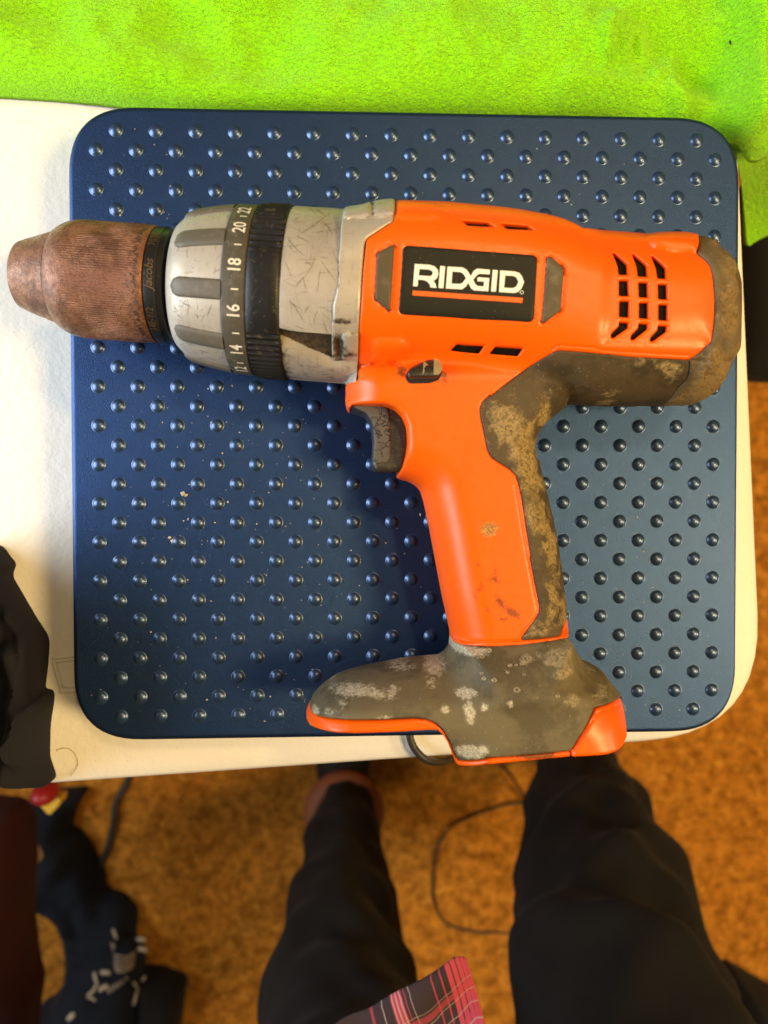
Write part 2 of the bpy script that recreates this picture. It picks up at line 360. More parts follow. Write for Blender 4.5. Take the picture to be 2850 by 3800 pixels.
# fleece
m = Mat('lime_fleece', .95, spec=.1, **{'Sheen Weight': .55, 'Sheen Roughness': .5}); m.p.inputs['Sheen Tint'].default_value = (.75, 1, .25, 1)
m.base(m.mix(m.noise(26, 4), (.24, .80, .0), (.38, .92, .0))); m.over(m.math('MULTIPLY', m.ramp(m.noise(700, 3), .45, .75), .4), (.44, .92, .02))
m.bump(m.noise(420, 3, .55, (1, 1.7, 1, .5), dist=1.2), .0030, .9).bump(m.noise(1900, 3, .7), .0005, .7); FLEECE = m.m
# carpet
m = Mat('shag_carpet', .95, spec=.1); m.base(m.mix(m.ramp(m.noise(52, 6, .78), .36, .64), (.30, .108, .012), (.68, .265, .030)))
m.over(m.math('MULTIPLY', m.ramp(m.noise(75, 5, .7), .52, .70), .75), (.88, .42, .06)); m.over(m.math('MULTIPLY', m.ramp(m.noise(62, 5, .78), .53, .66), .8), (.20, .065, .005))
m.bump(m.noise(140, 6, .75), .012, .6); CARPET = m.m
def cloth(name, c1, c2, weave=900, rough=.9, bmp=.0003):
    m = Mat(name, rough, spec=.2, **{'Sheen Weight': .02}); m.base(m.mix(m.noise(30, 4), c1, c2)); m.bump(m.noise(weave, 3), bmp, .5); return m.m
TROUSER = cloth('black_trouser_cloth', (.0052, .0042, .0031), (.0085, .0068, .0050)); JACKET = cloth('charcoal_knit', (.010, .0095, .0150), (.017, .0160, .0230), 1400)
NAVY = cloth('navy_cloth', (.006, .008, .014), (.010, .012, .018)); MAROON = cloth('maroon_cloth', (.028, .007, .007), (.040, .010, .009)); BLACKC = cloth('black_cloth', (.009, .008, .008), (.014, .012, .011))
SKIN = cloth('brown_leather', (.20, .062, .025), (.25, .08, .032), 400, .6); SHOE = cloth('black_shoe', (.010, .009, .009), (.015, .014, .013), 500, .5)
m = Mat('black_cord', .5); m.base((.022, .017, .010)); CORD = m.m
m = Mat('red_toy', .4); m.base((.32, .012, .016)); REDT = m.m
m = Mat('yellow_toy', .45); m.base((.70, .40, .02)); YEL = m.m
m = Mat('bone_print', .8); m.base((.50, .40, .29)); BONE = m.m
m = Mat('plaid', .9, spec=.15); uv = m.n.new('ShaderNodeAttribute'); uv.attribute_name = 'plaid_uv'; sp = m.n.new('ShaderNodeSeparateXYZ'); m.lk(uv.outputs['Vector'], sp.inputs[0])
m.base(m.mix(m.noise(60, 4), (.030, .020, .024), (.046, .030, .036)))
def band(x, c, hw): d = m.math('ABSOLUTE', m.math('SUBTRACT', x, c), 0); return m.ramp(d, hw * .85, hw * 1.1, True)
RD, WT = (.42, .055, .085), (.36, .28, .27)
for x, c, hw, colr, k in ([(0, c, .0011, RD, .95) for c in (.0011, .0036, .0061, .0087, .0114)] + [(0, .0160, .0004, RD, .8), (0, .0205, .0003, RD, .8), (0, .0330, .00028, WT, .7), (0, .0360, .0003, RD, .6), (0, .0405, .0030, RD, .8), (0, .0385, .0003, WT, .8), (0, .0405, .0003, WT, .8), (0, .0425, .0003, WT, .8), (0, .0490, .00028, WT, .7), (0, .0540, .0006, RD, .5),
                          (1, .0147, .00028, WT, .6), (1, .0230, .00028, WT, .6), (1, .0190, .0024, RD, .5), (1, .0300, .00028, WT, .5), (1, .0360, .0030, RD, .55), (1, .0360, .0003, WT, .6), (1, .0480, .0003, WT, .5)]):
    m.over(m.math('MULTIPLY', band(sp.outputs[x], c, hw), k), colr)
m.bump(m.noise(1600, 2), .0002, .5); PLAID = m.m

# ------------------------------------------------------------------ setting: carpet floor
ZF = -.73
gx = np.linspace(-1.6, 1.6, 161); gy = np.linspace(-1.6, 1.6, 161)
P = np.array([(x, y) for y in gy for x in gx]); zz = ZF + .006 * fbm(P * 40, 3)
V = np.concatenate([P, zz[:, None]], 1); n = 161
Fc = [(j * n + i, j * n + i + 1, (j + 1) * n + i + 1, (j + 1) * n + i) for j in range(n - 1) for i in range(n - 1)]
o = mesh('floor', V, Fc, CARPET); tag(o, None, None, kind='structure')

# ------------------------------------------------------------------ folding table
tb = thing('folding_table', 'white plastic folding table with a pebbled top and a rounded corner', 'table', (-.35, .3, ZF))
p_r0, p_r1 = U([(2762, 860)], -.004)[0], U([(2826, 2323)], -.004)[0]; p_b0, p_b1 = U([(163, 2917)], -.004)[0], U([(1665, 2811)], -.004)[0]
dr = (p_r1 - p_r0) / np.linalg.norm(p_r1 - p_r0); db = (p_b1 - p_b0) / np.linalg.norm(p_b1 - p_b0)
t = np.linalg.solve(np.stack([dr, -db], 1), p_b0 - p_r0); cor = p_r0 + dr * t[0]
tl = [cor, cor - dr * .62, cor - dr * .62 - db * 1.25, cor - db * 1.25]
tout = rnd(tl, .062, 10)
solid('table_top', tout[::-1] if False else tout, lambda v: np.zeros(len(v)) + .022, -.022, TABLE, tb, step=.05, bev=.010, bstep=.01, sharp=60)
for s in (.15, 1.1):
    b0 = cor - db * s - dr * .1; b1 = cor - db * s - dr * .52
    tube('leg', [(*b0, -.044), (*b0, ZF + .02), (*(b0 * .96 + b1 * .04), ZF + .012), (*(b1 * .96 + b0 * .04), ZF + .012), (*b1, ZF + .02), (*b1, -.044)], .0125, STEEL, tb)
def strip(name, px, z, wid, mat, parent, h=.0004):
    q = np.array([U([p], z)[0] for p in px]); return tube(name, [(x, y, z) for x, y in q], wid, mat, parent, 6, 4)
J = lambda *p: Z(0, 2000, 2.01, *p)
for seg in (J((385, 892), (460, 885), (560, 876)), J((420, 922), (480, 910), (560, 898)), J((390, 905), (420, 1010), (450, 1120)), J((440, 1141), (500, 1141), (570, 1141)), J((470, 1104), (520, 1104), (570, 1103)), J((430, 935), (452, 1020), (470, 1100))):
    strip('moulded_mark', seg, -.0001, .0006, TMARK, tb)
hs = strip('hair_strand', J((420, 1577), (490, 1560), (550, 1590), (580, 1660), (565, 1715), (525, 1768)), .0004, .00013, TAN, None); tag(hs, 'single curled hair lying on the white table near its front edge', 'hair')

# ------------------------------------------------------------------ blue studded platform
TX, TY, TW, TH = .02644669, .03165582, .30096842, .28072733
pf = thing('studded_platform', 'dark blue metallic platform with rounded corners and rows of raised studs', 'platform', (TX, TY, 0))
tr = rnd([(TX - TW / 2, TY - TH / 2), (TX + TW / 2, TY - TH / 2), (TX + TW / 2, TY + TH / 2), (TX - TW / 2, TY + TH / 2)], .0300, 14)
solid('deck', tr, lambda v: np.zeros(len(v)) + ZT, 0, BLUE, pf, step=.02, bev=.0022, bstep=.003, mirror=False, depth=.031, sharp=60)
# dome stud with a small fillet at the foot
Rs, hs_ = .00292, .00142; V = []; Fc = []; NS = 20
prof = [(1.16, 0.0), (1.04, .05), (.95, .20), (.84, .42), (.68, .66), (.48, .85), (.25, .965)]
for r_, z_ in prof:
    for k in range(NS): q = 2 * math.pi * k / NS; V.append((Rs * r_ * math.cos(q), Rs * r_ * math.sin(q), hs_ * z_ + (.00005 if z_ == 0 else 0) - .00006))
V.append((0, 0, hs_))
for i in range(len(prof) - 1):
    for k in range(NS): Fc.append((i * NS + k, i * NS + (k + 1) % NS, (i + 1) * NS + (k + 1) % NS, (i + 1) * NS + k))
b = (len(prof) - 1) * NS; Fc += [(b + k, b + (k + 1) % NS, len(V) - 1) for k in range(NS)]
stud0 = mesh('stud', V, Fc, STUD, pf)
GX, GY, PX, PY = -.103042, .16117636, .01730292, .00863087
cells = [(GX + PX * (c - (.5 if r_ % 2 else 0)), GY - PY * r_) for r_ in range(31) for c in range(17 if r_ % 2 else 16)]

# ------------------------------------------------------------------ drill: plan shapes
HB = .0343; ZM = ZT + .0006 + HB
def pw(px, z=ZM): return U(px, z)
M_px = rnd([(700, 803), (1280, 795), (1400, 775), (1470, 770), (1641, 775), (1882, 798), (2027, 822), (2099, 840), (2167, 871), (2412, 890), (2570, 892), (2625, 922), (2695, 985), (2713, 1040), (2715, 1130), (2711, 1320), (2690, 1355), (2668, 1410), (2625, 1472), (2580, 1503), (2300, 1508), (2100, 1500), (1900, 1440), (1700, 1405), (1400, 1392), (700, 1380)], 40)
Mw = pw(M_px)
Hd_px = rnd([(1280, 1415), (1285, 1490), (1240, 1560), (1150, 1640), (1200, 1745), (1400, 1772), (1500, 1782), (1560, 1815), (1590, 1950), (1640, 2220), (1676, 2370), (1660, 2560), (2140, 2560), (2097, 2300), (2080, 2130), (2056, 1980), (2025, 1840), (1997, 1740), (1985, 1650), (2040, 1570), (2100, 1510), (2050, 1300), (1500, 1300), (1330, 1350)], 30)
Hw = pw(Hd_px)
base_px = G((1190, 170), (1180, 212), (1150, 258), (1105, 288), (900, 302), (650, 345), (450, 390), (300, 440), (200, 510), (130, 580), (98, 640), (75, 690), (78, 762), (102, 808), (180, 842), (300, 866), (450, 874), (700, 866), (1000, 850), (1090, 850), (1130, 890), (1170, 950), (1200, 1030), (1225, 1100), (1245, 1122), (1500, 1103)) + Hz((200, 1318), (860, 1271), (1150, 1250), (1290, 1190), (1342, 1140), (1335, 1060), (1310, 930), (1280, 845), (1258, 800), (1265, 760), (1245, 712), (1200, 660), (1160, 620), (1140, 578), (1090, 545), (940, 490), (912, 455), (885, 400), (855, 340))
Bw = pw(rnd(base_px, 12))
# base height field: soft shoulders above, square below (plan stretched past the lower edge)
BH_px = G((1190, 90), (1180, 212), (1150, 258), (1105, 288), (900, 302), (650, 345), (450, 390), (300, 440), (200, 510), (130, 580), (98, 640), (75, 690), (78, 762), (102, 808), (160, 900), (420, 960), (900, 1000), (1100, 1000), (1100, 1400)) + Hz((1340, 1600), (1360, 1140), (1300, 930), (1235, 800), (1210, 745), (1188, 712), (1150, 670), (1115, 630), (1095, 588), (1055, 560), (925, 500), (895, 450), (865, 340), (845, 200))
BHw = pw(rnd(BH_px, 12))
# raised bosses and sunk zones, traced on the surface
bosses = []
def bodyH(v):
    x = v[:, 0]
    rM = np.interp(x, [-.02, .06, .10, .15], [.026, .026, .029, .033])
    hM = .0338 * qc(sd(v, Mw), rM)
    hH = .0212 * qc(sd(v, Hw), .0150)
    hB = .0330 * qc(sd(v, BHw), .0235) ** .9
    k = .006
    def smax(a, b): h = np.clip(.5 + .5 * (a - b) / k, 0, 1); return b * (1 - h) + a * h + np.where((a > 0) & (b > 0), k * h * (1 - h), 0)
    return np.maximum(smax(smax(hM, hH), hB), 0)
def surf(px, off=0., it=14):
    px = np.asarray(px, float); z = np.full(len(px), ZM + .015)
    for _ in range(it):
        q = U(px, z); z = .45 * z + .55 * (ZM + bodyH(q) + off)
    return U(px, z)
def nearest(P, poly):
    a = poly; ab = np.roll(poly, -1, 0) - a; ap = P[:, None] - a[None]; t = np.clip((ap * ab).sum(2) / ((ab ** 2).sum(1) + 1e-18), 0, 1)
    q = a[None] + ab[None] * t[..., None]; d = ((P[:, None] - q) ** 2).sum(2); k = d.argmin(1); return q[np.arange(len(P)), k]
def osurf(px, off=0.):
    """outline on the body: points that fall past the silhouette go to the nearest edge of the plan"""
    q = surf(px, off); ds = np.stack([sd(q, p) for p in (Mw, Hw, BHw)]); o = ds.max(0) < 1e-5; k = ds.argmax(0)
    for i, p in enumerate((Mw, Hw, BHw)):
        s = o & (k == i)
        if s.any(): q[s] = nearest(q[s], p)
    out = [q[0]]
    for p in q[1:]:
        if np.linalg.norm(p - out[-1]) > 2e-5: out.append(p)
    return np.array(out)
def boss(px, h, r): bosses.append((surf(rnd(px, 14)), h, r))
boss(C((145, 95), (400, 105), (470, 130), (545, 185), (500, 215), (420, 240), (145, 235)), .0016, .004)
boss(C((-40, 1165), (200, 1165), (262, 1225), (200, 1320), (60, 1360), (-60, 1350)), .0035, .005)
boss(D((700, 375), (780, 335), (860, 318), (1060, 322), (1120, 345), (1115, 490), (1020, 480), (800, 455)), .0040, .007)
sunk = [(surf(rnd(D((380, 380), (1130, 430), (1280, 640), (1290, 1100), (1200, 1240), (350, 1215)), 20)), .0008, .003)]
grooves = []
trim = surf(dens(np.array(Ez((150, 440), (206, 436), (215, 415), (480, 408), (560, 440), (620, 500), (652, 580), (660, 700), (645, 800), (615, 895), (582, 950), (560, 985))), 6, False))
def groove(px, depth=.0006, wid=.00045): grooves.append((surf(dens(np.array(px), 6, False)), depth, wid))
groove(Fz((372, 1398), (520, 1412), (700, 1412), (860, 1405), (900, 1400)))
groove(Fz((860, 1402), (1012, 1225), (1028, 1180), (1020, 1120), (985, 950), (950, 760), (912, 540), (875, 300), (860, 220)), .0004, .0004)
groove(C((1340, 1245), (1400, 1205), (1659, 1222)) + D((400, 1245), (700, 1265), (1060, 1282)), .0005, .0004)
groove(Hz((895, 1235), (1075, 935), (1110, 915), (1260, 872)), .0005, .0004)
groove(C((-40, 1345), (60, 1355), (140, 1345)), .0012, .0007)
pads_px = [B((1582, 425), (1585, 440), (1552, 940), (1541, 947), (1434, 850), (1451, 493)), C((1325, 517), (1430, 603), (1434, 640), (1410, 940), (1282, 1037), (1265, 1030), (1306, 535))]
pads = [surf(rnd(p, 8)) for p in pads_px]
label_px = C((200, 433), (1235, 513), (1203, 1030), (163, 967)); labelw = surf(rnd(label_px, 24))
def detail(v):
    h = bodyH(v)
    for poly, a, r in bosses: h = h + a * qc(sd(v, poly), r)
    for poly, a, r in sunk: h = h - a * sstep(sd(v, poly), 0, r)
    for ln, dp, wd in grooves: h = h - dp * np.exp(-(polyd(v, ln) / wd) ** 2)
    h = h - .0022 * (1 - qc(polyd(v, trim), .0024))
    for pw_ in pads: h = h - .0007 * np.exp(-((sd(v, pw_)) / .0005) ** 2)
    h = h - .0003 * np.exp(-((sd(v, labelw)) / .0004) ** 2)
    return h
def blobs(lst):
    """sum of soft elliptical patches traced on the photograph: (x, y, rx, ry, angle, strength)"""
    c = surf([(a[0], a[1]) for a in lst])
    def f(v):
        s = np.zeros(len(v))
        for (x, y, rx, ry, an, st), q in zip(lst, c):
            d = v - q; ca, sa = math.cos(an), math.sin(an); k = .1 * .3 / 285 * 10
            u_ = (d[:, 0] * ca + d[:, 1] * sa) / (rx * .0001); w_ = (-d[:, 0] * sa + d[:, 1] * ca) / (ry * .0001)
            s = np.maximum(s, st * np.exp(-(u_ ** 2 + w_ ** 2)))
        return s
    return f
def E1(x, y): return Ez((x, y))[0]
def F1(x, y): return Fz((x, y))[0]
grime = blobs([(*E1(600, 160), 28, 40, 0, .95), (*E1(930, 200), 22, 50, 0, .9), (*E1(790, 290), 70, 18, 0, .7), (*E1(560, 120), 60, 25, .3, .6), (*E1(330, 105), 60, 14, 0, .8), (*Fz((700, 880))[0], 16, 50, 0, .75), (*F1(700, 940), 40, 20, -.3, .85), (*F1(590, 990), 12, 22, 0, .95), (*F1(550, 1060), 12, 40, 0, .75),
               (*F1(740, 1110), 22, 45, .5, .95), (*F1(830, 1190), 60, 22, -.6, 1), (*F1(760, 1245), 22, 14, 0, .95), (*F1(640, 1170), 14, 28, 0, .8), (*F1(562, 818), 14, 8, -.6, 1), (*F1(880, 1240), 60, 12, -.3, .6), (*C((930, 1180))[0], 50, 12, 0, .6), (*C((580, 430))[0], 40, 6, 0, .7), (*E1(890, 690), 24, 24, 0, .35), (*E1(1080, 1010), 12, 12, 0, .6), (*D((930, 410))[0], 30, 12, .3, .6), (*D((350, 385))[0], 40, 25, 0, .45), (*D((1000, 1220))[0], 35, 30, 0, .3),
               (*C((1050, 1480))[0], 70, 14, .7, .5), (*E1(700, 130), 45, 45, 0, .6)])
mud_o = blobs([(*F1(655, 550), 50, 42, 0, 1.12), (*F1(648, 370), 22, 16, 0, .66), (*F1(808, 300), 32, 26, 0, .55), (*F1(825, 210), 30, 36, 0, .50)])

orange_px = N4((1118, 152)) + C((300, 84), (500, 92), (750, 116), (1000, 142), (1300, 192), (1450, 232), (1590, 302)) + D((250, 297), (500, 322), (690, 338), (765, 331), (860, 318), (1060, 325), (1118, 345), (1132, 372), (1118, 490), (1190, 550), (1226, 600), (1248, 700), (1258, 850), (1256, 960), (1246, 1090), (1225, 1182), (1100, 1288), (1050, 1316), (600, 1292), (400, 1272), (60, 1242)) + C((1400, 1240), (1345, 1265), (1170, 1370), (980, 1510), (870, 1600)) \
    + Ez((1290, 335), (1225, 395), (1205, 440), (1213, 530), (1238, 640), (1260, 760), (1290, 822), (1350, 865), (1430, 912), (1482, 962), (1502, 1025), (1530, 1150), (1560, 1350), (1600, 1600)) + Fz((970, 760), (1010, 980), (1040, 1130), (1043, 1182), (1020, 1230), (902, 1388), (912, 1403), (1060, 1393), (1200, 1370), (1248, 1242), (1260, 1240), (1266, 1340), (1270, 1382), (1100, 1412), (900, 1440), (700, 1451), (520, 1444), (388, 1420), (364, 1390), (330, 1240), (290, 1030), (240, 800), (190, 530), (147, 330)) \
    + Ez((765, 1150), (740, 1075), (700, 1030), (650, 1005), (602, 1000), (578, 978), (582, 950), (615, 895), (645, 800), (660, 700), (652, 580), (620, 500), (560, 440), (480, 408), (215, 415), (206, 436), (182, 428), (166, 390), (155, 290), (165, 266), (250, 240), (272, 216)) + B((1307, 1420), (1313, 1100), (1345, 600), (1366, 420)) + N4((660, 800), (692, 755), (1082, 500), (1105, 300))
orange_w = osurf(rnd(orange_px, 9, 3))
vents_px = [D((470, 487), (490, 490), (590, 575), (592, 655), (520, 655), (512, 590)), D((522, 695), (597, 700), (602, 820), (522, 818)), D((525, 855), (605, 858), (603, 985), (523, 980)), D((522, 1018), (600, 1025), (598, 1062), (480, 1145), (458, 1140), (462, 1110), (520, 1055)),
            D((620, 495), (640, 500), (742, 585), (745, 672), (668, 668), (660, 600)), D((672, 710), (748, 715), (750, 832), (676, 828)), D((678, 868), (752, 870), (752, 995), (676, 990)), D((675, 1028), (750, 1035), (748, 1072), (635, 1160), (610, 1155), (615, 1125), (670, 1070)),
            D((768, 510), (790, 515), (888, 600), (890, 688), (818, 682), (808, 610)), D((822, 725), (898, 730), (900, 848), (826, 842)), D((828, 882), (902, 886), (900, 1010), (826, 1005)), D((824, 1045), (898, 1050), (895, 1090), (785, 1170), (760, 1168), (765, 1140), (820, 1085)),
            C((645, 242), (855, 258), (912, 292), (700, 281)), C((948, 265), (1160, 283), (1215, 317), (1000, 307)), C((615, 1188), (832, 1201), (785, 1268), (562, 1245)), C((915, 1208), (1132, 1222), (1085, 1288), (863, 1270))]
vents = [surf(rnd(p, 4, 2)) for p in vents_px]
drill = thing('cordless_drill', 'worn orange cordless drill with rusty chuck and grey rubber grip lying on its side', 'drill', (*U([(1700, 1500)], ZT)[0], ZT))
feats = [ln for ln, *_ in grooves] + [np.vstack([p, p[:1]]) for p in pads] + [np.vstack([labelw, labelw[:1]])]
solid('housing', orange_w, detail, ZM, ORANGE, drill, vents, .0016, .0009, feats=feats, attr={'grime': grime, 'mud': mud_o})
solid('vent_backing', pw(rnd([(1450, 830), (1950, 850), (2130, 900), (2540, 925), (2600, 1440), (1500, 1400)], 30)), bodyH, ZM, CORE, drill, (), .004, .001, off=-.0030)  # black filler under the shell, added so the vent holes look shaded
# ---- label with its print
lb = solid('label', labelw, detail, ZM, LABEL, drill, (), .002, .0001, off=.00028, mirror=False, depth=.0006)
def flat(name, loops, off, mat, parent, th=.0002, Hf=None):
    ws = [surf(np.array(l)) for l in loops]
    return solid(name, ws[0], Hf or bodyH, ZM, mat, parent, ws[1:], .002, .00003, off=off, mirror=False, depth=th, bstep=.0012)
LT = [[C((288, 582), (400, 588), (440, 600), (464, 626), (470, 655), (460, 690), (432, 712), (448, 735), (455, 766), (409, 762), (402, 738), (385, 718), (360, 706), (314, 702), (309, 754), (275, 752)), C((325, 621), (400, 625), (424, 638), (427, 658), (410, 676), (318, 670))],
      [C((484, 597), (522, 600), (508, 768), (470, 766))],
      [C((540, 602), (655, 609), (685, 625), (718, 672), (708, 712), (680, 756), (650, 777), (528, 770)), C((578, 640), (640, 645), (660, 655), (683, 690), (655, 728), (635, 736), (570, 732))],
      [C((768, 618), (866, 626), (864, 662), (785, 657), (765, 668), (737, 704), (752, 736), (772, 752), (818, 755), (821, 718), (768, 714), (771, 684), (861, 690), (853, 792), (745, 785), (722, 770), (700, 728), (712, 690), (738, 638))],
      [C((888, 627), (926, 630), (912, 795), (874, 793))],
      [C((945, 632), (1060, 640), (1092, 652), (1112, 678), (1128, 722), (1108, 770), (1085, 795), (1055, 805), (936, 798)), C((983, 670), (1045, 674), (1068, 684), (1086, 720), (1068, 755), (1040, 768), (974, 764))]]
for l in LT: flat('letter', l, .00042, WHITEP, lb)
flat('stripe', [C((272, 786), (1118, 843), (1114, 881), (270, 823))], .00042, ORPRINT, lb)
cx, cy = C((1111, 800))[0]; an = np.linspace(0, 2 * math.pi, 17)[:-1]
flat('registered_mark', [[(cx + 7 * math.cos(a), cy + 7 * math.sin(a)) for a in an], [(cx + 5.2 * math.cos(a), cy + 5.2 * math.sin(a)) for a in an]], .00042, WHITEP, lb)
for p in pads: solid('side_pad', p, bodyH, ZM, PAD, drill, (), .0016, .0008, off=.0008, mirror=False, depth=.003)
# ---- rubber overmould, back cap
bnd = D((1050, 1316), (600, 1292), (400, 1272), (60, 1242)) + C((1400, 1240), (1345, 1265), (1170, 1370), (980, 1510), (870, 1600)) + Ez((1290, 335), (1225, 395), (1205, 440), (1213, 530), (1238, 640), (1260, 760), (1290, 822), (1350, 865), (1430, 912), (1482, 962), (1502, 1025), (1530, 1150), (1560, 1350), (1600, 1600)) + Fz((970, 760), (1010, 980), (1040, 1130), (1043, 1182), (1020, 1230), (902, 1388), (912, 1403), (1060, 1393), (1200, 1370), (1252, 1240))
grip_px = bnd + Fz((1258, 1200), (1245, 1080), (1225, 900), (1200, 740), (1175, 580), (1150, 430), (1110, 290), (1085, 190), (1060, 80), (1035, 0)) + T((95, 664), (85, 560), (100, 490), (130, 420), (180, 370), (250, 305), (340, 262), (430, 238), (700, 235), (1090, 238)) + Q((480, 770), (560, 690), (640, 580), (750, 480), (775, 380), (783, 262))
def mudg(lst): return blobs(lst)
mud_grip = mudg([(*E1(1400, 560), 110, 110, 0, .42), (*E1(1560, 800), 90, 160, 0, .45), (*E1(1640, 1000), 50, 200, 0, .4), (*F1(1020, 420), 60, 90, 0, .42), (*F1(1120, 700), 55, 200, .1, .40), (*F1(1150, 1000), 60, 160, 0, .36), (*F1(1180, 1180), 80, 90, 0, .38), (*F1(1060, 1320), 120, 50, 0, .36), (*D((620, 1330))[0], 70, 40, 0, .3), (*D((900, 1400))[0], 130, 40, -.3, .35), (*T((150, 300))[0], 60, 120, 0, .36), (*T((700, 150))[0], 60, 40, 0, .3), (*F1(960, 120), 60, 120, 0, .42)])
solid('rubber_grip', osurf(rnd(grip_px, 8, 3)), lambda v: detail(v) + .00035 * fbm(v * 260, 3), ZM, RUBBER, drill, (), .0015, .0010, off=.0002, attr={'mud': mud_grip, 'white': lambda v: np.zeros(len(v)) - .2})
cap_px = D((1050, 1316), (1100, 1288), (1225, 1182), (1246, 1090), (1256, 960), (1258, 850), (1248, 700), (1226, 600), (1190, 550), (1118, 490), (1132, 372), (1128, 350), (1200, 352), (1250, 385), (1290, 440), (1345, 490), (1410, 560), (1440, 640), (1455, 720), (1458, 900), (1452, 1200), (1450, 1290), (1400, 1345)) + Q((1230, 460), (1190, 550), (1080, 640), (1000, 730), (930, 765), (790, 772), (484, 771), (564, 691), (644, 581), (754, 481), (779, 381), (787, 262))
mud_cap = mudg([(*D((1380, 760))[0], 60, 200, .1, .55), (*D((1340, 950))[0], 60, 140, 0, .5), (*D((1230, 420))[0], 50, 50, 0, .45), (*Q((1100, 380))[0], 110, 110, 0, .6), (*Q((950, 640))[0], 160, 70, .3, .55), (*Q((1300, 200))[0], 50, 60, 0, .5), (*Q((820, 690))[0], 200, 40, .3, .5), (*D((1350, 1120))[0], 40, 70, 0, .35)])
cut = surf(dens(np.array(Q((800, 258), (980, 272), (1240, 262))), 6, False)); cut2 = surf(dens(np.array(Q((968, 280), (960, 380), (930, 470))), 6, False))
cap = solid('back_cap', osurf(rnd(cap_px, 8, 3)), lambda v: detail(v) + .0016 * fbm(v * 240, 3) * sstep(mud_cap(v), .1, .5) - .0009 * np.exp(-(polyd(v, cut) / .0006) ** 2) - .0007 * np.exp(-(polyd(v, cut2) / .0005) ** 2), ZM, RUBBER_CAP, drill, (), .0014, .0010, off=.0003, feats=[cut, cut2], attr={'mud': mud_cap, 'white': lambda v: np.zeros(len(v)) - .3})
# ---- base: grey shell, orange rim and corner
grey_px = G((1190, 172), (1180, 212), (1150, 258), (1105, 288), (900, 302), (650, 345), (450, 390), (300, 440), (200, 510), (130, 580), (104, 630), (108, 680), (125, 712), (170, 738), (260, 755), (420, 769), (650, 769), (900, 756), (1000, 766), (1080, 800), (1132, 850), (1190, 950), (1225, 1040), (1243, 1085), (1500, 1068)) + Hz((200, 1270), (872, 1220), (1052, 885), (1180, 850), (1258, 806), (1265, 760), (1245, 712), (1200, 660), (1160, 620), (1140, 578), (1090, 545), (940, 490), (912, 455), (885, 400), (857, 345), (700, 372), (480, 400), (300, 412), (120, 412), (20, 405)) + Fz((520, 1447), (388, 1424))
def G1(x, y): return G((x, y))[0]
def H1(x, y): return Hz((x, y))[0]
white_b = blobs([(*G1(450, 540), 150, 26, .1, .62), (*G1(600, 565), 100, 22, -.1, .62), (*G1(740, 550), 50, 26, .5, .55), (*G1(800, 360), 110, 14, .1, .5), (*G1(1060, 350), 70, 40, .3, .6), (*G1(350, 640), 40, 30, .5, .5), (*G1(260, 700), 40, 18, .3, .55), (*G1(150, 690), 30, 20, .5, .6), (*G1(1310, 235), 110, 30, 0, .65), (*G1(1300, 560), 55, 24, 0, .75), (*G1(1330, 710), 30, 60, .2, .72), (*G1(1340, 1015), 70, 40, 0, .8), (*G1(1430, 1000), 35, 26, 0, .75), (*G1(1140, 685), 24, 22, 0, .7), (*G1(1440, 668), 22, 26, 0, .7), (*G1(1640, 645), 22, 22, 0, .65), (*G1(680, 752), 55, 14, 0, .5), (*G1(1045, 495), 50, 20, 0, .5)])
mud_b = blobs([(*H1(520, 510), 45, 30, .5, .6), (*H1(780, 480), 130, 60, .3, .5), (*H1(800, 620), 90, 35, .2, .5), (*H1(1000, 560), 90, 40, .5, .42), (*H1(880, 810), 65, 45, 0, .52), (*H1(1110, 770), 80, 35, .2, .5), (*H1(860, 420), 50, 80, 0, .5), (*H1(1180, 690), 50, 30, .6, .45), (*H1(760, 785), 22, 18, 0, .5), (*H1(820, 925), 22, 14, 0, .45), (*H1(930, 965), 20, 16, 0, .45)])
ridge = surf(dens(np.array(G((120, 705), (500, 690), (1000, 655), (1659, 630)) + Hz((450, 820), (1000, 795))), 8, False))
def baseH(v): return bodyH(v) + .0015 * np.exp(-(polyd(v, ridge) / .0032) ** 2)
solid('base_shell', osurf(rnd(grey_px, 8, 3)), baseH, ZM, RUBBER_BASE, drill, (), .0016, .0011, off=.0, attr={'mud': mud_b, 'white': white_b})
rim_px = G((104, 628), (90, 650), (75, 690), (78, 762), (102, 808), (180, 842), (300, 866), (450, 874), (700, 866), (1000, 850), (1090, 850), (1130, 890), (1170, 950), (1200, 1030), (1225, 1100), (1247, 1122), (1500, 1104)) + Hz((200, 1318), (868, 1270), (880, 1240), (872, 1222), (200, 1272)) + G((1500, 1070), (1243, 1087), (1225, 1042), (1190, 952), (1132, 852), (1080, 802), (1000, 768), (900, 758), (650, 771), (420, 771), (260, 757), (170, 740), (125, 714), (108, 682))
rim_in = lambda off: (lambda v: np.minimum(bodyH(v), .031) * 1.0)
grime_r = blobs([(*H1(600, 1270), 110, 22, 0, 1.1), (*H1(700, 1255), 40, 30, 0, 1.2)])
solid('base_rim', osurf(rnd(rim_px, 5, 3), -.002), lambda v: np.minimum(bodyH(v), .0315), ZM, ORANGE, drill, (), .0014, .0012, off=-.0012, attr={'grime': grime_r, 'mud': lambda v: np.zeros(len(v))})
corner_px = Hz((872, 1224), (1054, 889), (1180, 854), (1258, 812), (1280, 845), (1310, 930), (1335, 1060), (1342, 1140), (1290, 1190), (1150, 1250), (880, 1268), (884, 1240))
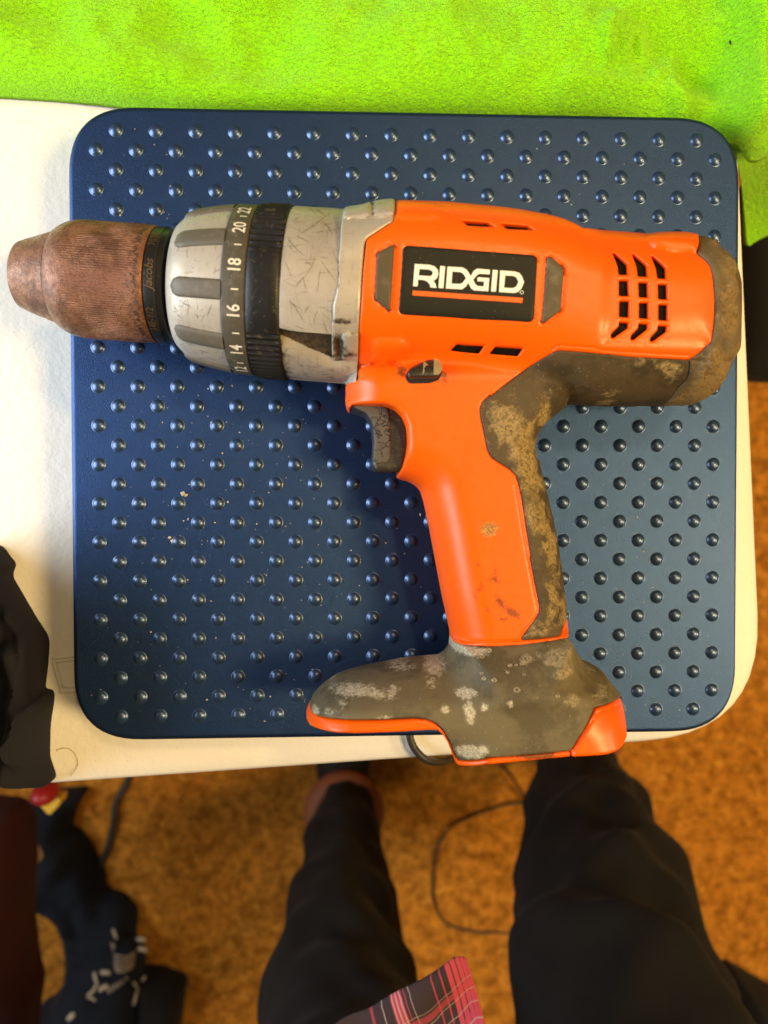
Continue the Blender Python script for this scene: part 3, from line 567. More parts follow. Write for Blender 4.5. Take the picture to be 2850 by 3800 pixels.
solid('corner_panel', osurf(rnd(corner_px, 8, 3), -.001), lambda v: detail(v) * (1 - .25 * sstep(v[:, 0], *(lambda a, b: (a[0], b[0]))(surf([H1(1150, 1000)])[0], surf([H1(1345, 1000)])[0])) ** 2), ZM, ORANGE, drill, (), .0014, .0014, off=-.0008, attr={'grime': lambda v: np.zeros(len(v)), 'mud': lambda v: np.zeros(len(v))})
# dried ring shaped splashes on the base
bmv = []; bmf = []
for (x, y, r_) in [(*G1(1430, 283), 8), (*G1(1050, 455), 9), (*G1(1425, 412), 6.5), (*G1(1443, 447), 8), (*G1(1523, 464), 9.5), (*G1(1628, 402), 7), (*G1(1640, 350), 7), (*H1(187, 490), 8), (*H1(625, 487), 6), (*H1(692, 547), 8), (*H1(402, 556), 7), (*H1(448, 553), 6), (*H1(382, 608), 7), (*H1(507, 628), 6), (*H1(180, 620), 7), (*H1(200, 657), 9), (*H1(277, 670), 10), (*H1(450, 743), 12), (*H1(490, 545), 8), (*H1(545, 500), 9), (*H1(240, 440), 9), (*H1(760, 785), 8)]:
    k = len(bmv); n = 14; hole = rng.uniform(.25, .6)
    for rr in (1.0, .85, (1 + hole) / 2, hole):
        q = surf([(x + r_ * rr * 1.05 * (1 + .12 * math.sin(3 * a + x)) * math.cos(a), y + r_ * rr * .8 * math.sin(a)) for a in np.linspace(0, 2 * math.pi, n + 1)[:-1]])
        bmv += [(*p, z) for p, z in zip(q, ZM + baseH(q) + (.00035 if rr in (.85, (1 + hole) / 2) else .00005))]
    for j in range(3):
        for i in range(n): bmf.append((k + j * n + i, k + (j + 1) * n + i, k + (j + 1) * n + (i + 1) % n, k + j * n + (i + 1) % n))
sp_ = mesh('dried_splashes', bmv, bmf, SPLASH, drill); sp_['kind'] = 'stuff'
# ---- trigger and direction switch
TH_ = .0105
def trigH(v): return np.full(len(v), TH_)
trig_px = Ez((205, 418), (480, 404), (565, 436), (628, 500), (660, 580), (668, 700), (655, 800), (618, 936), (400, 932), (374, 885), (385, 700), (375, 560), (330, 490), (222, 444))
solid('trigger', U(rnd(trig_px, 10), ZM + TH_), trigH, ZM, TRIG, drill, (), .002, .0022)
pad_px = Ez((219, 430), (300, 420), (480, 414), (508, 480), (519, 640), (516, 830), (492, 866), (404, 872), (384, 850), (393, 700), (383, 560), (336, 486))
solid('trigger_pad', U(rnd(pad_px, 10), ZM + TH_), trigH, ZM, CRACK, drill, (), .0018, .0008, off=.0005, mirror=False, depth=.004)
SW = lambda *p: Z(1500, 1300, 1659 / 220., *p)
flat('slot_shade', [rnd(SW((40, 720), (95, 590), (180, 490), (500, 335), (700, 262), (860, 255), (975, 335), (1045, 470), (1062, 640), (960, 840), (700, 925), (150, 935), (60, 830)), 8)], .0003, HOLLOW, drill)  # thin black plate on the shell, painting the shade of the switch recess
swt = rnd(SW((105, 640), (125, 560), (190, 500), (500, 350), (700, 282), (850, 272), (960, 350), (1028, 480), (1040, 600), (985, 700), (890, 745), (200, 757), (135, 715)), 6)
zsw = .0042
sw = solid('direction_switch', surf(swt, zsw), bodyH, ZM, SWITCH, drill, (), .0012, .0007, off=zsw, mirror=False, depth=.0012)
solid('switch_body', surf(swt, zsw - .0010), bodyH, ZM, SWRED, sw, (), .002, .0001, off=zsw - .0010, mirror=False, depth=.006)
flat('worn_end', [rnd(SW((800, 300), (860, 285), (955, 360), (1018, 480), (1028, 600), (975, 690), (885, 730), (785, 738)), 5)], zsw + .0001, TAN, sw)
flat('arrow', [SW((510, 375), (560, 385), (640, 470), (570, 490), (530, 560), (540, 620), (520, 700), (480, 725), (500, 600))], zsw + .0001, TAN, sw)
# ---- silver flange of the gear case
fl_px = N4((270, 560), (300, 345), (335, 275), (720, 210), (745, 195), (830, 168), (1104, 150), (1100, 300), (1076, 493), (688, 745), (650, 790), (632, 850)) + B((1338, 600), (1308, 1100), (1301, 1415), (1288, 1488), (1195, 1518), (1190, 1560)) + K((755, 690), (690, 650), (655, 570), (645, 400), (640, 270), (640, 110), (638, 0)) + B((1112, 1000), (1110, 900), (1135, 800), (1150, 700), (1148, 560), (1165, 440))
lug = [(surf(rnd(N4((300, 350), (720, 215), (1110, 160), (1100, 420), (720, 440), (300, 470)), 12)), .0018, .0022), (surf(rnd(K((745, 100), (925, 100), (925, 400), (745, 385)), 10)), .0022, .0018)]
pits = [(surf(rnd(N4((705, 220), (800, 200), (810, 430), (700, 435)), 8)), .0018, .0012), (surf(rnd(K((668, 160), (735, 160), (735, 360), (665, 360)), 8)), .0015, .0010)]
def flH(v):
    h = bodyH(v)
    for p, a, r_ in lug: h = h + a * qc(sd(v, p), r_)
    for p, a, r_ in pits: h = h - a * sstep(sd(v, p), 0, r_)
    return h
gr_fl = blobs([(*K((705, 250))[0], 30, 60, 0, .8), (*K((800, 330))[0], 60, 40, 0, .5), (*N4((750, 240))[0], 20, 40, 0, .6), (*B((1180, 1020))[0], 60, 14, 0, .7), (*B((1150, 650))[0], 8, 100, 0, .6), (*K((720, 640))[0], 40, 40, 0, .6)])
solid('gear_flange', osurf(rnd(fl_px, 6, 3)), flH, ZM, SILVER, drill, (), .0014, .0009, feats=[np.vstack([p, p[:1]]) for p, *_ in lug + pits], attr={'grime': gr_fl})
solid('gasket', surf(rnd(N4((1090, 300), (1110, 150), (1140, 155), (1130, 520), (730, 790), (700, 900)) + B((1360, 700), (1335, 1100), (1330, 1470), (1300, 1520), (1210, 1545), (1195, 1500), (1280, 1470), (1295, 1100), (1330, 600)) + N4((625, 850), (680, 730), (1060, 480)), 6)), bodyH, ZM, HOLLOW, drill, (), .003, .0003, off=-.0012)

# ------------------------------------------------------------------ drill nose: bodies turned round the axis
DZ0 = -.0062
AX0 = U3(72, 1021, ZM + DZ0); AX1 = U3(1500, 1021 + .0735 * 1428, ZM + .0005)
ax = (AX1 - AX0) / np.linalg.norm(AX1 - AX0); vv = np.cross(ax, [0, 0, 1.]); vv /= np.linalg.norm(vv); vv = vv if vv[1] < 0 else -vv; uu = np.cross(vv, ax); uu = uu if uu[2] > 0 else -uu
def sx(x):
    x = x + 9; lo, hi = -.02, .3
    for _ in range(40):
        mid = (lo + hi) / 2
        if proj(AX0 + ax * mid)[0, 0] < x: lo = mid
        else: hi = mid
    return lo
def rp(r_, x): q = AX0 + ax * sx(x); return r_ * (CAM[2] - q[2]) / F * .994
def lathe(name, prof, mat, parent, segs=96, rf=None, attr=None, sub=None, sharp=30, label=None):
    """prof: (x px, r px) pairs; rf(s, theta, r) may change the radius"""
    p = [(sx(x), rp(r_, x)) for x, r_ in prof]
    if sub:
        q = [p[0]]
        for a, b in zip(p[:-1], p[1:]):
            n = max(1, int(math.ceil((b[0] - a[0]) / sub)))
            q += [(a[0] + (b[0] - a[0]) * k / n, a[1] + (b[1] - a[1]) * k / n) for k in range(1, n + 1)]
        p = q
    s = np.array([a for a, _ in p]); r0 = np.array([b for _, b in p]); th = np.linspace(-math.pi, math.pi, segs + 1)[:-1]
    SS, TT = np.meshgrid(s, th, indexing='ij'); RR = np.repeat(r0[:, None], segs, 1)
    if rf: RR = rf(SS, TT, RR)
    V = AX0 + ax * SS[..., None] + RR[..., None] * (np.cos(TT)[..., None] * uu + np.sin(TT)[..., None] * vv)
    V = V.reshape(-1, 3); m_ = len(p)
    Fc = [(i * segs + k, (i + 1) * segs + k, (i + 1) * segs + (k + 1) % segs, i * segs + (k + 1) % segs) for i in range(m_ - 1) for k in range(segs)]
    Fc += [tuple(range(segs)), tuple(range((m_ - 1) * segs, m_ * segs))[::-1]]
    at = {k: fn(SS.ravel(), TT.ravel()) for k, fn in attr.items()} if attr else None
    o = mesh(name, V, Fc, mat, parent, True, sharp, at, label)
    bm = bmesh.new(); bm.from_mesh(o.data); bmesh.ops.recalc_face_normals(bm, faces=bm.faces); bm.to_mesh(o.data); bm.free()
    return o
def onp(s, r_, th): return AX0 + ax * s + r_ * (math.cos(th) * uu + math.sin(th) * vv)
def th_at(y, x, r_):
    s = sx(x); best = min(np.linspace(-1.5, 1.5, 601), key=lambda t: abs(proj(onp(s, r_, t))[0, 1] - y)); return best
zero = lambda S, Tt: np.zeros(len(S))
lathe('chuck_nose', [(74, 60), (70, 85), (70, 108), (78, 119), (110, 131), (165, 149), (218.5, 167.5), (219.5, 158), (232, 158)], RUST, drill, 96, attr={'grime': zero}, sub=.002)
s0, s1_ = sx(300), sx(540)
def knurl(S, Tt, Rr_):
    k = sstep(S, sx(285), sx(330)) * sstep(-S, -sx(552), -sx(535)); wear = .35 + .65 * sstep(vnoise(np.stack([S.ravel() * 160, np.cos(Tt).ravel() * 3, np.sin(Tt).ravel() * 3], 1)).reshape(S.shape), -.5, .3)
    return Rr_ + k * wear * .00014 * np.sign(np.sin(Tt * 150))
gr_sl = lambda S, Tt: .85 * sstep(S, sx(520), sx(545)) * sstep(-S, -sx(572), -sx(562))
lathe('chuck_sleeve', [(221, 120), (221, 168), (222.5, 173), (225, 177), (235, 184), (250, 192.5), (267, 200), (284, 205), (302, 207.5), (380, 208), (560, 208.5), (574, 208), (581, 204), (581, 150)], RUST, drill, 600, knurl, {'grime': gr_sl}, sub=.004)
lathe('chuck_ring', [(576, 150), (583, 199), (588, 205), (594, 206), (622, 206), (626, 202), (645, 200), (650, 192), (654, 150)], BLACKST, drill, 96, label='black ring of the chuck with engraved lettering')
lathe('spindle_neck', [(640, 160), (655, 183), (700, 183), (720, 150)], HOLLOW, drill, 64)
collar = lathe('clutch_collar', [(668, 170), (668, 214), (671, 222), (676, 227), (690, 240), (705, 252), (730, 263), (765, 272), (800, 279), (840, 286), (874, 291), (878, 250)], SILVER, drill, 128, attr={'grime': zero}, sub=.003)
ring = lathe('torque_ring', [(866, 250), (872, 290), (876, 298), (882, 301), (940, 303), (952, 303), (956, 300), (957, 250)], RING, drill, 128)
# finger grips on the collar
gy = [B((100, 190))[0][1], B((150, 372))[0][1], B((130, 760))[0][1], B((130, 1150))[0][1], B((200, 1330))[0][1]]
thg = [th_at(gy[1], 770, rp(276, 770)), th_at(gy[2], 770, rp(276, 770)), th_at(gy[3], 770, rp(276, 770))]
stepg = (thg[2] - thg[0]) / 2; ng = max(8, round(2 * math.pi / stepg)); stepg = 2 * math.pi / ng
pr_s = np.array([sx(x) for x in (690, 705, 730, 765, 800, 840, 874)]); pr_r = np.array([rp(r_, x) for x, r_ in ((690, 240), (705, 252), (730, 263), (765, 272), (800, 279), (840, 286), (874, 291))])
for k in range(ng):
    t0 = thg[1] + k * stepg; V = []; ns, nt = 16, 13
    for i in range(ns + 1):
        f = i / ns; s = sx(692) + (sx(876) - sx(692)) * f
        hw = .0039 * (math.sqrt(max(0, 1 - (1 - min(f / .22, 1)) ** 2)) if f < .22 else 1) + .00002
        rb = np.interp(s, pr_s, pr_r)
        for j in range(nt):
            u_ = (j / (nt - 1)) * 2 - 1; e = math.sqrt(max(0, 1 - abs(u_) ** 4)); lift = .0013 * e * (math.sqrt(max(0, 1 - (1 - min(f / .16, 1)) ** 2)))
            V.append(onp(s, rb - .0006 + lift + (.0005 if 0 < j < nt - 1 else 0), t0 + u_ * hw / rb))
    Fc = [(i * nt + j, i * nt + j + 1, (i + 1) * nt + j + 1, (i + 1) * nt + j) for i in range(ns) for j in range(nt - 1)]
    o = mesh('finger_grip', V, Fc, GRIP, collar)
    bm = bmesh.new(); bm.from_mesh(o.data); bmesh.ops.recalc_face_normals(bm, faces=bm.faces); bm.to_mesh(o.data); bm.free()
# black mode ring: two ribbed zones, one smooth plate
tA, tB = th_at(B((600, 445))[0][1], 1015, rp(309, 1015)), th_at(B((600, 1120))[0][1], 1015, rp(309, 1015))
def ribs(S, Tt, Rr_):
    plate = sstep(Tt, tA - .01, tA + .01) * sstep(-Tt, -tB - .01, -tB + .01)
    mid = sstep(S, sx(964), sx(970)) * sstep(-S, -sx(1068), -sx(1060))
    return Rr_ + mid * ((1 - plate) * (.00055 * np.sin(Tt * 78) - .0002) + plate * .0004)
lathe('mode_ring', [(957, 250), (957, 300), (961, 306), (968, 308), (1062, 311), (1070, 310), (1073, 306), (1074, 250)], BLKRING, drill, 720, ribs, sub=.003)
# gear case with the sunk ramp on its lower side
tn0, tn1 = th_at(B((900, 1105))[0][1], 1150, rp(312, 1150)), th_at(B((900, 1200))[0][1], 1150, rp(312, 1150))
def notch(S, Tt, Rr_):
    f = np.clip((S - sx(1076)) / (sx(1255) - sx(1076)), 0, 1)
    a = tn0 + .02 * f; wdt = .05 + .28 * f
    k = sstep(Tt, a - .012, a + .012) * (1 - sstep(Tt, a + wdt - .05, a + wdt + .22))
    return Rr_ - .0022 * k - .0006 * sstep(Tt, a, a + .02) * (Tt < 1.8)
def ncr(S, Tt):
    f = np.clip((S - sx(1076)) / (sx(1255) - sx(1076)), 0, 1); a = tn0 + .02 * f; wdt = .05 + .28 * f
    k = sstep(Tt, a - .02, a + .01) * (1 - sstep(Tt, a + wdt, a + wdt + .06))
    low = .36 * sstep(Tt, a + wdt, a + wdt + .2) * (Tt < 1.8)
    return np.maximum(1.1 * k, low) + .5 * sstep(-S, -sx(1084), -sx(1074)) * .8
lathe('gear_case', [(1070, 250), (1074, 306), (1080, 308), (1160, 310), (1255, 311), (1300, 311), (1340, 309), (1340, 200)], SILVER, drill, 256, notch, {'grime': ncr}, sub=.0025)
# scratches and scuffs on the metal: thin dark marks that follow the surface
def marks(name, n, x0, x1, rfun, t0, t1, mat, parent, lmax=.010, wmax=.00022):
    V = []; Fc = []
    for _ in range(n):
        s = rng.uniform(sx(x0), sx(x1)); t = rng.uniform(t0, t1); ln = lmax * rng.beta(1.1, 3.2) + .0006; a = rng.choice([rng.normal(0, .35), rng.normal(1.57, .35), rng.uniform(0, 3.14)]); bend = rng.normal(0, .16); wd = wmax * rng.uniform(.25, 1) ** 1.6; k = len(V); m_ = 9
        for i in range(m_):
            f = i / (m_ - 1); aa = a + bend * (f - .5); s_ = s + ln * (f - .5) * math.cos(aa); r0 = rfun(s_); t_ = t + ln * (f - .5) * math.sin(aa) / r0; wv = wd * math.sqrt(max(.02, 1 - (2 * f - 1) ** 2)) * rng.uniform(.6, 1.2)
            for sg in (-1, 1): V.append(onp(min(max(s_ - sg * wv * math.sin(aa) / 2, sx(x0)), sx(x1)), r0 + .00005, t_ + sg * wv * math.cos(aa) / 2 / r0))
        Fc += [(k + 2 * i, k + 2 * i + 1, k + 2 * i + 3, k + 2 * i + 2) for i in range(m_ - 1)]
    o = mesh(name, V, Fc, mat, parent); o['kind'] = 'stuff'; return o
m = Mat('scratch_dirt', .7, spec=.2); m.base(m.mix(m.noise(500, 3), (.10, .072, .042), (.030, .020, .011))); SCR = m.m
gc = [o for o in drill.children if o.name.startswith('gear_case')][0]
prs = np.array([sx(x) for x in (1080, 1160, 1255, 1300)]); prr = np.array([rp(r_, x) for x, r_ in ((1080, 308), (1160, 310), (1255, 311), (1300, 311))])
marks('scratches', 100, 1082, 1268, lambda s_: float(np.interp(s_, prs, prr)), -1.3, tn0 - .03, SCR, gc, .020, .00018)
marks('scratches', 46, 1082, 1265, lambda s_: float(np.interp(s_, prs, prr)), tn0 + .5, 1.35, SCR, gc, .012, .0004) if False else None
prs2 = np.array([sx(x) for x in (690, 705, 730, 765, 800, 840, 874)]); marks('scratches', 150, 696, 868, lambda s_: float(np.interp(s_, prs2, pr_r)), -1.4, 1.4, SCR, collar, .007, .00018)
# lettering bent round the rings
def bent(body, x, y, r_, size, mat, parent, bold=0., squeeze=1., shear=0., name='number'):
    cu = bpy.data.curves.new('text', 'FONT'); cu.body = body; cu.size = size; cu.offset = bold; cu.shear = shear; cu.align_x = 'CENTER'; cu.align_y = 'CENTER'; cu.resolution_u = 3
    to = bpy.data.objects.new('text', cu); COL.objects.link(to); bpy.context.view_layer.update()
    me = bpy.data.meshes.new_from_object(to.evaluated_get(bpy.context.evaluated_depsgraph_get())); bpy.data.objects.remove(to)
    bm = bmesh.new(); bm.from_mesh(me); bmesh.ops.triangulate(bm, faces=bm.faces); bm.to_mesh(me); bm.free()
    rr = rp(r_, x); s0 = sx(x); t0 = th_at(y, x, rr)
    for v in me.vertices:
        tx, ty = v.co.x * squeeze, v.co.y; v.co = Vector(onp(s0 - ty, rr + .00012, t0 - tx / rr))
    me.materials.clear(); me.materials.append(mat); me.name = name
    o = bpy.data.objects.new(name, me); COL.objects.link(o); put(o, parent); return o
for tx, yb in (('22', 168), ('20', 298), ('18', 590), ('16', 945), ('14', 1243), ('12', 1390)):
    xx = B((0 + np.interp(yb, [168, 298, 590, 945, 1243, 1390], [455, 398, 358, 352, 378, 425]), 0))[0][0]
    bent(tx, 922, B((0, yb))[0][1], 303.5, .0066, CREAM, ring, .00012, .82)
for yb in (215, 432, 775, 1113, 1340): bent('I', 926, B((0, yb))[0][1], 303.5, .0036, CREAM, ring, .0001, name='tick')
chr_ = [o for o in drill.children if o.name.startswith('chuck_ring')][0]
bent('Jacobs', 607, A((0, 655))[0][1], 206.3, .0046, COPPER, chr_, .00005, .95, .35, 'lettering')
bent('7038', 607, A((0, 385))[0][1], 206.3, .0042, COPPER, chr_, 0, .9, 0, 'lettering')
bent('34E-1/2', 607, A((0, 1010))[0][1], 206.3, .0042, COPPER, chr_, 0, .85, 0, 'lettering')

# ------------------------------------------------------------------ studs: 300 largest in view as parts, the rest joined
sil = [orange_w, surf(rnd(grip_px, 8, 3)), surf(rnd(cap_px, 8, 3)), Bw]
cv = np.array(cells); hid = np.zeros(len(cv), bool)
pp = proj(np.concatenate([cv, np.full((len(cv), 1), ZT + .001)], 1))
for poly in (orange_px, grip_px, cap_px, base_px, fl_px, trig_px): hid |= inside(pp, np.array(poly))
hid |= (pp[:, 0] < 1300) & (np.abs(pp[:, 1] - (1021 + .0735 * (pp[:, 0] - 72))) < np.interp(pp[:, 0], [0, 200, 300, 640, 700, 900, 1300], [80, 150, 195, 200, 235, 285, 295]))
seen = [i for i in range(len(cv)) if not hid[i]]
seen.sort(key=lambda i: (cv[i][0] - 0) ** 2 + (cv[i][1] - 0) ** 2)
first = True
for i in seen[:300]:
    o = stud0 if first else stud0.copy()
    if not first: COL.objects.link(o)
    o.parent = pf; o.location = Vector((cv[i][0], cv[i][1], ZT)) - Vector(pf.location); first = False
V = []; Fc = []; sv = np.array([v.co[:] for v in stud0.data.vertices]); sf = [tuple(p.vertices) for p in stud0.data.polygons]
for i in list(seen[300:]) + [i for i in range(len(cv)) if hid[i]]:
    k = len(V); V += [tuple(q) for q in sv + np.array([cv[i][0], cv[i][1], ZT])]; Fc += [tuple(a + k for a in f) for f in sf]
o = mesh('more_studs', V, Fc, STUD, pf); o['kind'] = 'stuff'
# crumbs and dust on the platform
V = []; Fc = []; octa = np.array([(1, 0, 0), (-1, 0, 0), (0, 1, 0), (0, -1, 0), (0, 0, 1), (0, 0, -1)], float); of = [(0, 2, 4), (2, 1, 4), (1, 3, 4), (3, 0, 4), (2, 0, 5), (1, 2, 5), (3, 1, 5), (0, 3, 5)]
pts = [(x, y, r_) for x, y, r_ in zip(rng.uniform(280, 2720, 420), rng.uniform(420, 2720, 420), rng.gamma(2, .00007, 420) + .00006)]
for _ in range(130): pts.append((rng.normal(900, 260), rng.normal(2000, 420), rng.gamma(2, .00009) + .00008))
pts += [(*Z(0, 700, S8, (612, 172))[0], .0004), (680, 1832, .0011), (692, 1838, .0009), (630, 1995, .0010), (640, 2008, .0008), (1560, 1910, .0006), (862, 1432, .0005), (2120, 760, .0004)]
for x, y, r_ in pts:
    q = U([(x, y)], ZT)[0]
    if not (abs(q[0] - TX) < TW / 2 - .008 and abs(q[1] - TY) < TH / 2 - .008): continue
    k = len(V); a = rng.uniform(0, 6.28); sc_ = rng.uniform(.6, 1.5, 3) * r_; o8 = octa * sc_; ro = np.stack([o8[:, 0] * math.cos(a) - o8[:, 1] * math.sin(a), o8[:, 0] * math.sin(a) + o8[:, 1] * math.cos(a), o8[:, 2] * .6], 1)
    V += [tuple(p) for p in ro + np.array([*q, ZT + r_ * .4])]; Fc += [tuple(c + k for c in f) for f in of]
o = mesh('crumbs', V, Fc, CRUMB, smooth=False); tag(o, None, None, kind='stuff')

# ------------------------------------------------------------------ lime fleece blanket
bl = thing('fleece_blanket', 'bright lime green fleece blanket spread along the back of the table', 'blanket', (.03, .26, 0))
bo = U(rnd([(-500, 335), (0, 349), (200, 362), (400, 386), (520, 404), (800, 430), (1500, 445), (2300, 470), (2560, 520), (2640, 560), (2700, 585), (2770, 602), (2830, 588), (2900, 540), (2960, 400), (3000, -600), (-500, -600)], 30), .005)
folds = [(U(Z(1850, 0, S10, (620, 380), (610, 290), (650, 210)), .018), .0035, .004), (U(Z(1850, 0, S10, (740, 330), (760, 260), (820, 270), (850, 330)), .018), .0028, .005), (U(Z(1850, 0, S10, (1440, 30), (1430, 150), (1500, 350), (1490, 560), (1500, 800)), .018), .0060, .007), (U(Z(1850, 0, S10, (960, 470), (1040, 440), (1060, 560), (1120, 700)), .018), .0030, .005), (U(Z(1850, 0, S10, (400, 560), (700, 560), (1000, 560), (1200, 640)), .018), .0022, .006), (U([(0, 180), (200, 240), (420, 330)], .018), .0018, .012)]
folds.append((U([(2800, -300), (2790, 0), (2785, 250), (2775, 500), (2775, 560)], .03), .0085, .013))
def blH(v):
    h = .016 * qc(sd(v, bo), .011) + (.0095 * fbm(v * 20, 2) + .0018 * fbm(v * 75 + 5, 2)) * sstep(sd(v, bo), 0, .02)
    for ln, a, wd in folds: h = h + 1.7 * a * np.exp(-(polyd(v, ln) / wd) ** 2)
    wv = np.stack([v[:, 0] * 520 + 1.4 * fbm(v * 110, 2), v[:, 1] * 760 + 1.4 * fbm(v * 120 + 9, 2)], 1)
    h = h + .00030 * fbm(wv, 2) * sstep(sd(v, bo), 0, .004)
    return h
solid('fleece', bo, blH, .004, FLEECE, bl, (), .00105, .0015, mirror=False, depth=.0035, bstep=.0011, sharp=180)
# the part that slides off the table's right edge
x0 = U3(2740, 560, .002); rows = []
for i, (px_l, px_r, y, z) in enumerate([(2700, 3050, 500, .004), (2730, 3050, 560, -.010), (2748, 3050, 640, -.040), (2752, 3050, 720, -.065), (2756, 3040, 800, -.085), (2757, 2990, 850, -.095), (2758, 2900, 890, -.102), (2759, 2800, 908, -.104)]):
    q = np.array([U3(px_l + (px_r - px_l) * k / 24, y - (24 - k) * 0 - k * (2.4 if i > 3 else 1.0), z) for k in range(25)]); rows.append(q)
V = np.concatenate(rows); Fc = [(i * 25 + k, i * 25 + k + 1, (i + 1) * 25 + k + 1, (i + 1) * 25 + k) for i in range(len(rows) - 1) for k in range(24)]
o = mesh('hanging_fold', V, Fc, FLEECE, bl); md = o.modifiers.new('s', 'SUBSURF'); md.levels = md.render_levels = 3; md = o.modifiers.new('t', 'SOLIDIFY'); md.thickness = .004; md.offset = -1
# dark speck on the fleece
q = U([(2678, 195)], .02)[0]; zq = .004 + blH(np.array([q]))[0]; o = mesh('seed', [tuple(p) for p in octa * np.array([.0006, .0014, .0006]) + np.array([*q, zq + .0004])], of, CORD); tag(o, 'small dark seed on the lime fleece near its right fold', 'seed')

# ------------------------------------------------------------------ dark garment draped at the left of the table
jo = Z(0, 2000, 2.01, (-500, 0), (-60, 60), (0, 150), (45, 200), (8, 290), (90, 430), (200, 620), (280, 740), (298, 800), (290, 950), (265, 1160), (320, 1170), (336, 1200), (330, 1290), (305, 1430), (300, 1690), (336, 1780), (336, 1860), (290, 1895), (230, 1897), (0, 1885), (-500, 1900))
jw = U(rnd(jo, 40, 6), .012); jl = lambda *p: U(Z(0, 2000, 2.01, *p), .03)
jf = [(jl((150, 770), (185, 1100), (175, 1400), (150, 1500), (200, 1700), (300, 1870)), .010, .0035), (jl((0, 900), (80, 1150), (120, 1330), (110, 1600), (60, 1850)), .012, .005), (jl((0, 620), (100, 680), (150, 770)), .007, .004), (jl((250, 850), (230, 1200), (215, 1500), (280, 1750)), .007, .003), (jl((30, 1300), (45, 1600), (0, 1800)), .009, .004), (jl((325, 1190), (270, 1210), (200, 1230)), .005, .002), (jl((0, 250), (60, 500), (160, 640)), .006, .005), (jl((90, 1500), (160, 1640), (260, 1800)), .006, .003)]
def jH(v):
    d = sd(v, jw); h = .012 * qc(d, .005) + .42 * np.clip((-.176 - v[:, 0]) / .055, 0, 1) ** 1.1  # unseen left side raised as a steep wall, shaped to block the window light
    for ln, a, wd in jf: h = h + 1.1 * a * np.exp(-(polyd(v, ln) / (1.25 * wd)) ** 2) * sstep(d, 0, .004)
    return h + .0028 * fbm(np.stack([v[:, 0] * 120 + v[:, 1] * 30, v[:, 1] * 26], 1), 2) * sstep(d, 0, .003)
o = solid('draped_garment', jw, jH, .001, JACKET, None, (), .0016, .001, mirror=False, depth=.006, bstep=.0012, sharp=80)
tag(o, 'charcoal knitted garment in folds draped over the left edge of the white table', 'garment')

# ------------------------------------------------------------------ power cord from under the platform to the floor
o = tube('power_cord', [U3(1500, 2600, .004), U3(1518, 2715, .004), U3(1532, 2766, .004), U3(1565, 2808, .004), U3(1600, 2826, .000), U3(1640, 2826, -.010), U3(1700, 2812, -.03), U3(1780, 2800, -.10), U3(1850, 2825, -.30), U3(1890, 2870, -.55), U3(1935, 2935, -.70), U3(1948, 2975, ZF + .004), U3(1880, 2985, ZF + .005), U3(1760, 3025, ZF + .005), U3(1670, 3070, ZF + .005), U3(1625, 3145, ZF + .005), U3(1610, 3250, ZF + .005), U3(1614, 3350, ZF + .005), U3(1655, 3425, ZF + .005), U3(1745, 3455, ZF + .005), U3(1870, 3462, ZF + .005), U3(2050, 3470, ZF + .005), U3(2350, 3380, ZF + .005), U3(2520, 3260, ZF + .005), U3(2575, 3340, ZF + .005), U3(2560, 3430, ZF + .005), U3(2400, 3500, ZF + .005)], .0019, CORD)
tag(o, 'dark power cord looping from under the blue platform down onto the carpet', 'cord')
o = tube('thin_cable', [U3(490, 2850, ZF + .004), U3(470, 2910, ZF + .004), U3(434, 2975, ZF + .004), U3(418, 3080, ZF + .004), U3(392, 3170, ZF + .004), U3(365, 3225, ZF + .004)], .0050, CORD)
tag(o, 'thin black cable lying on the carpet left of the black trousers', 'cable')

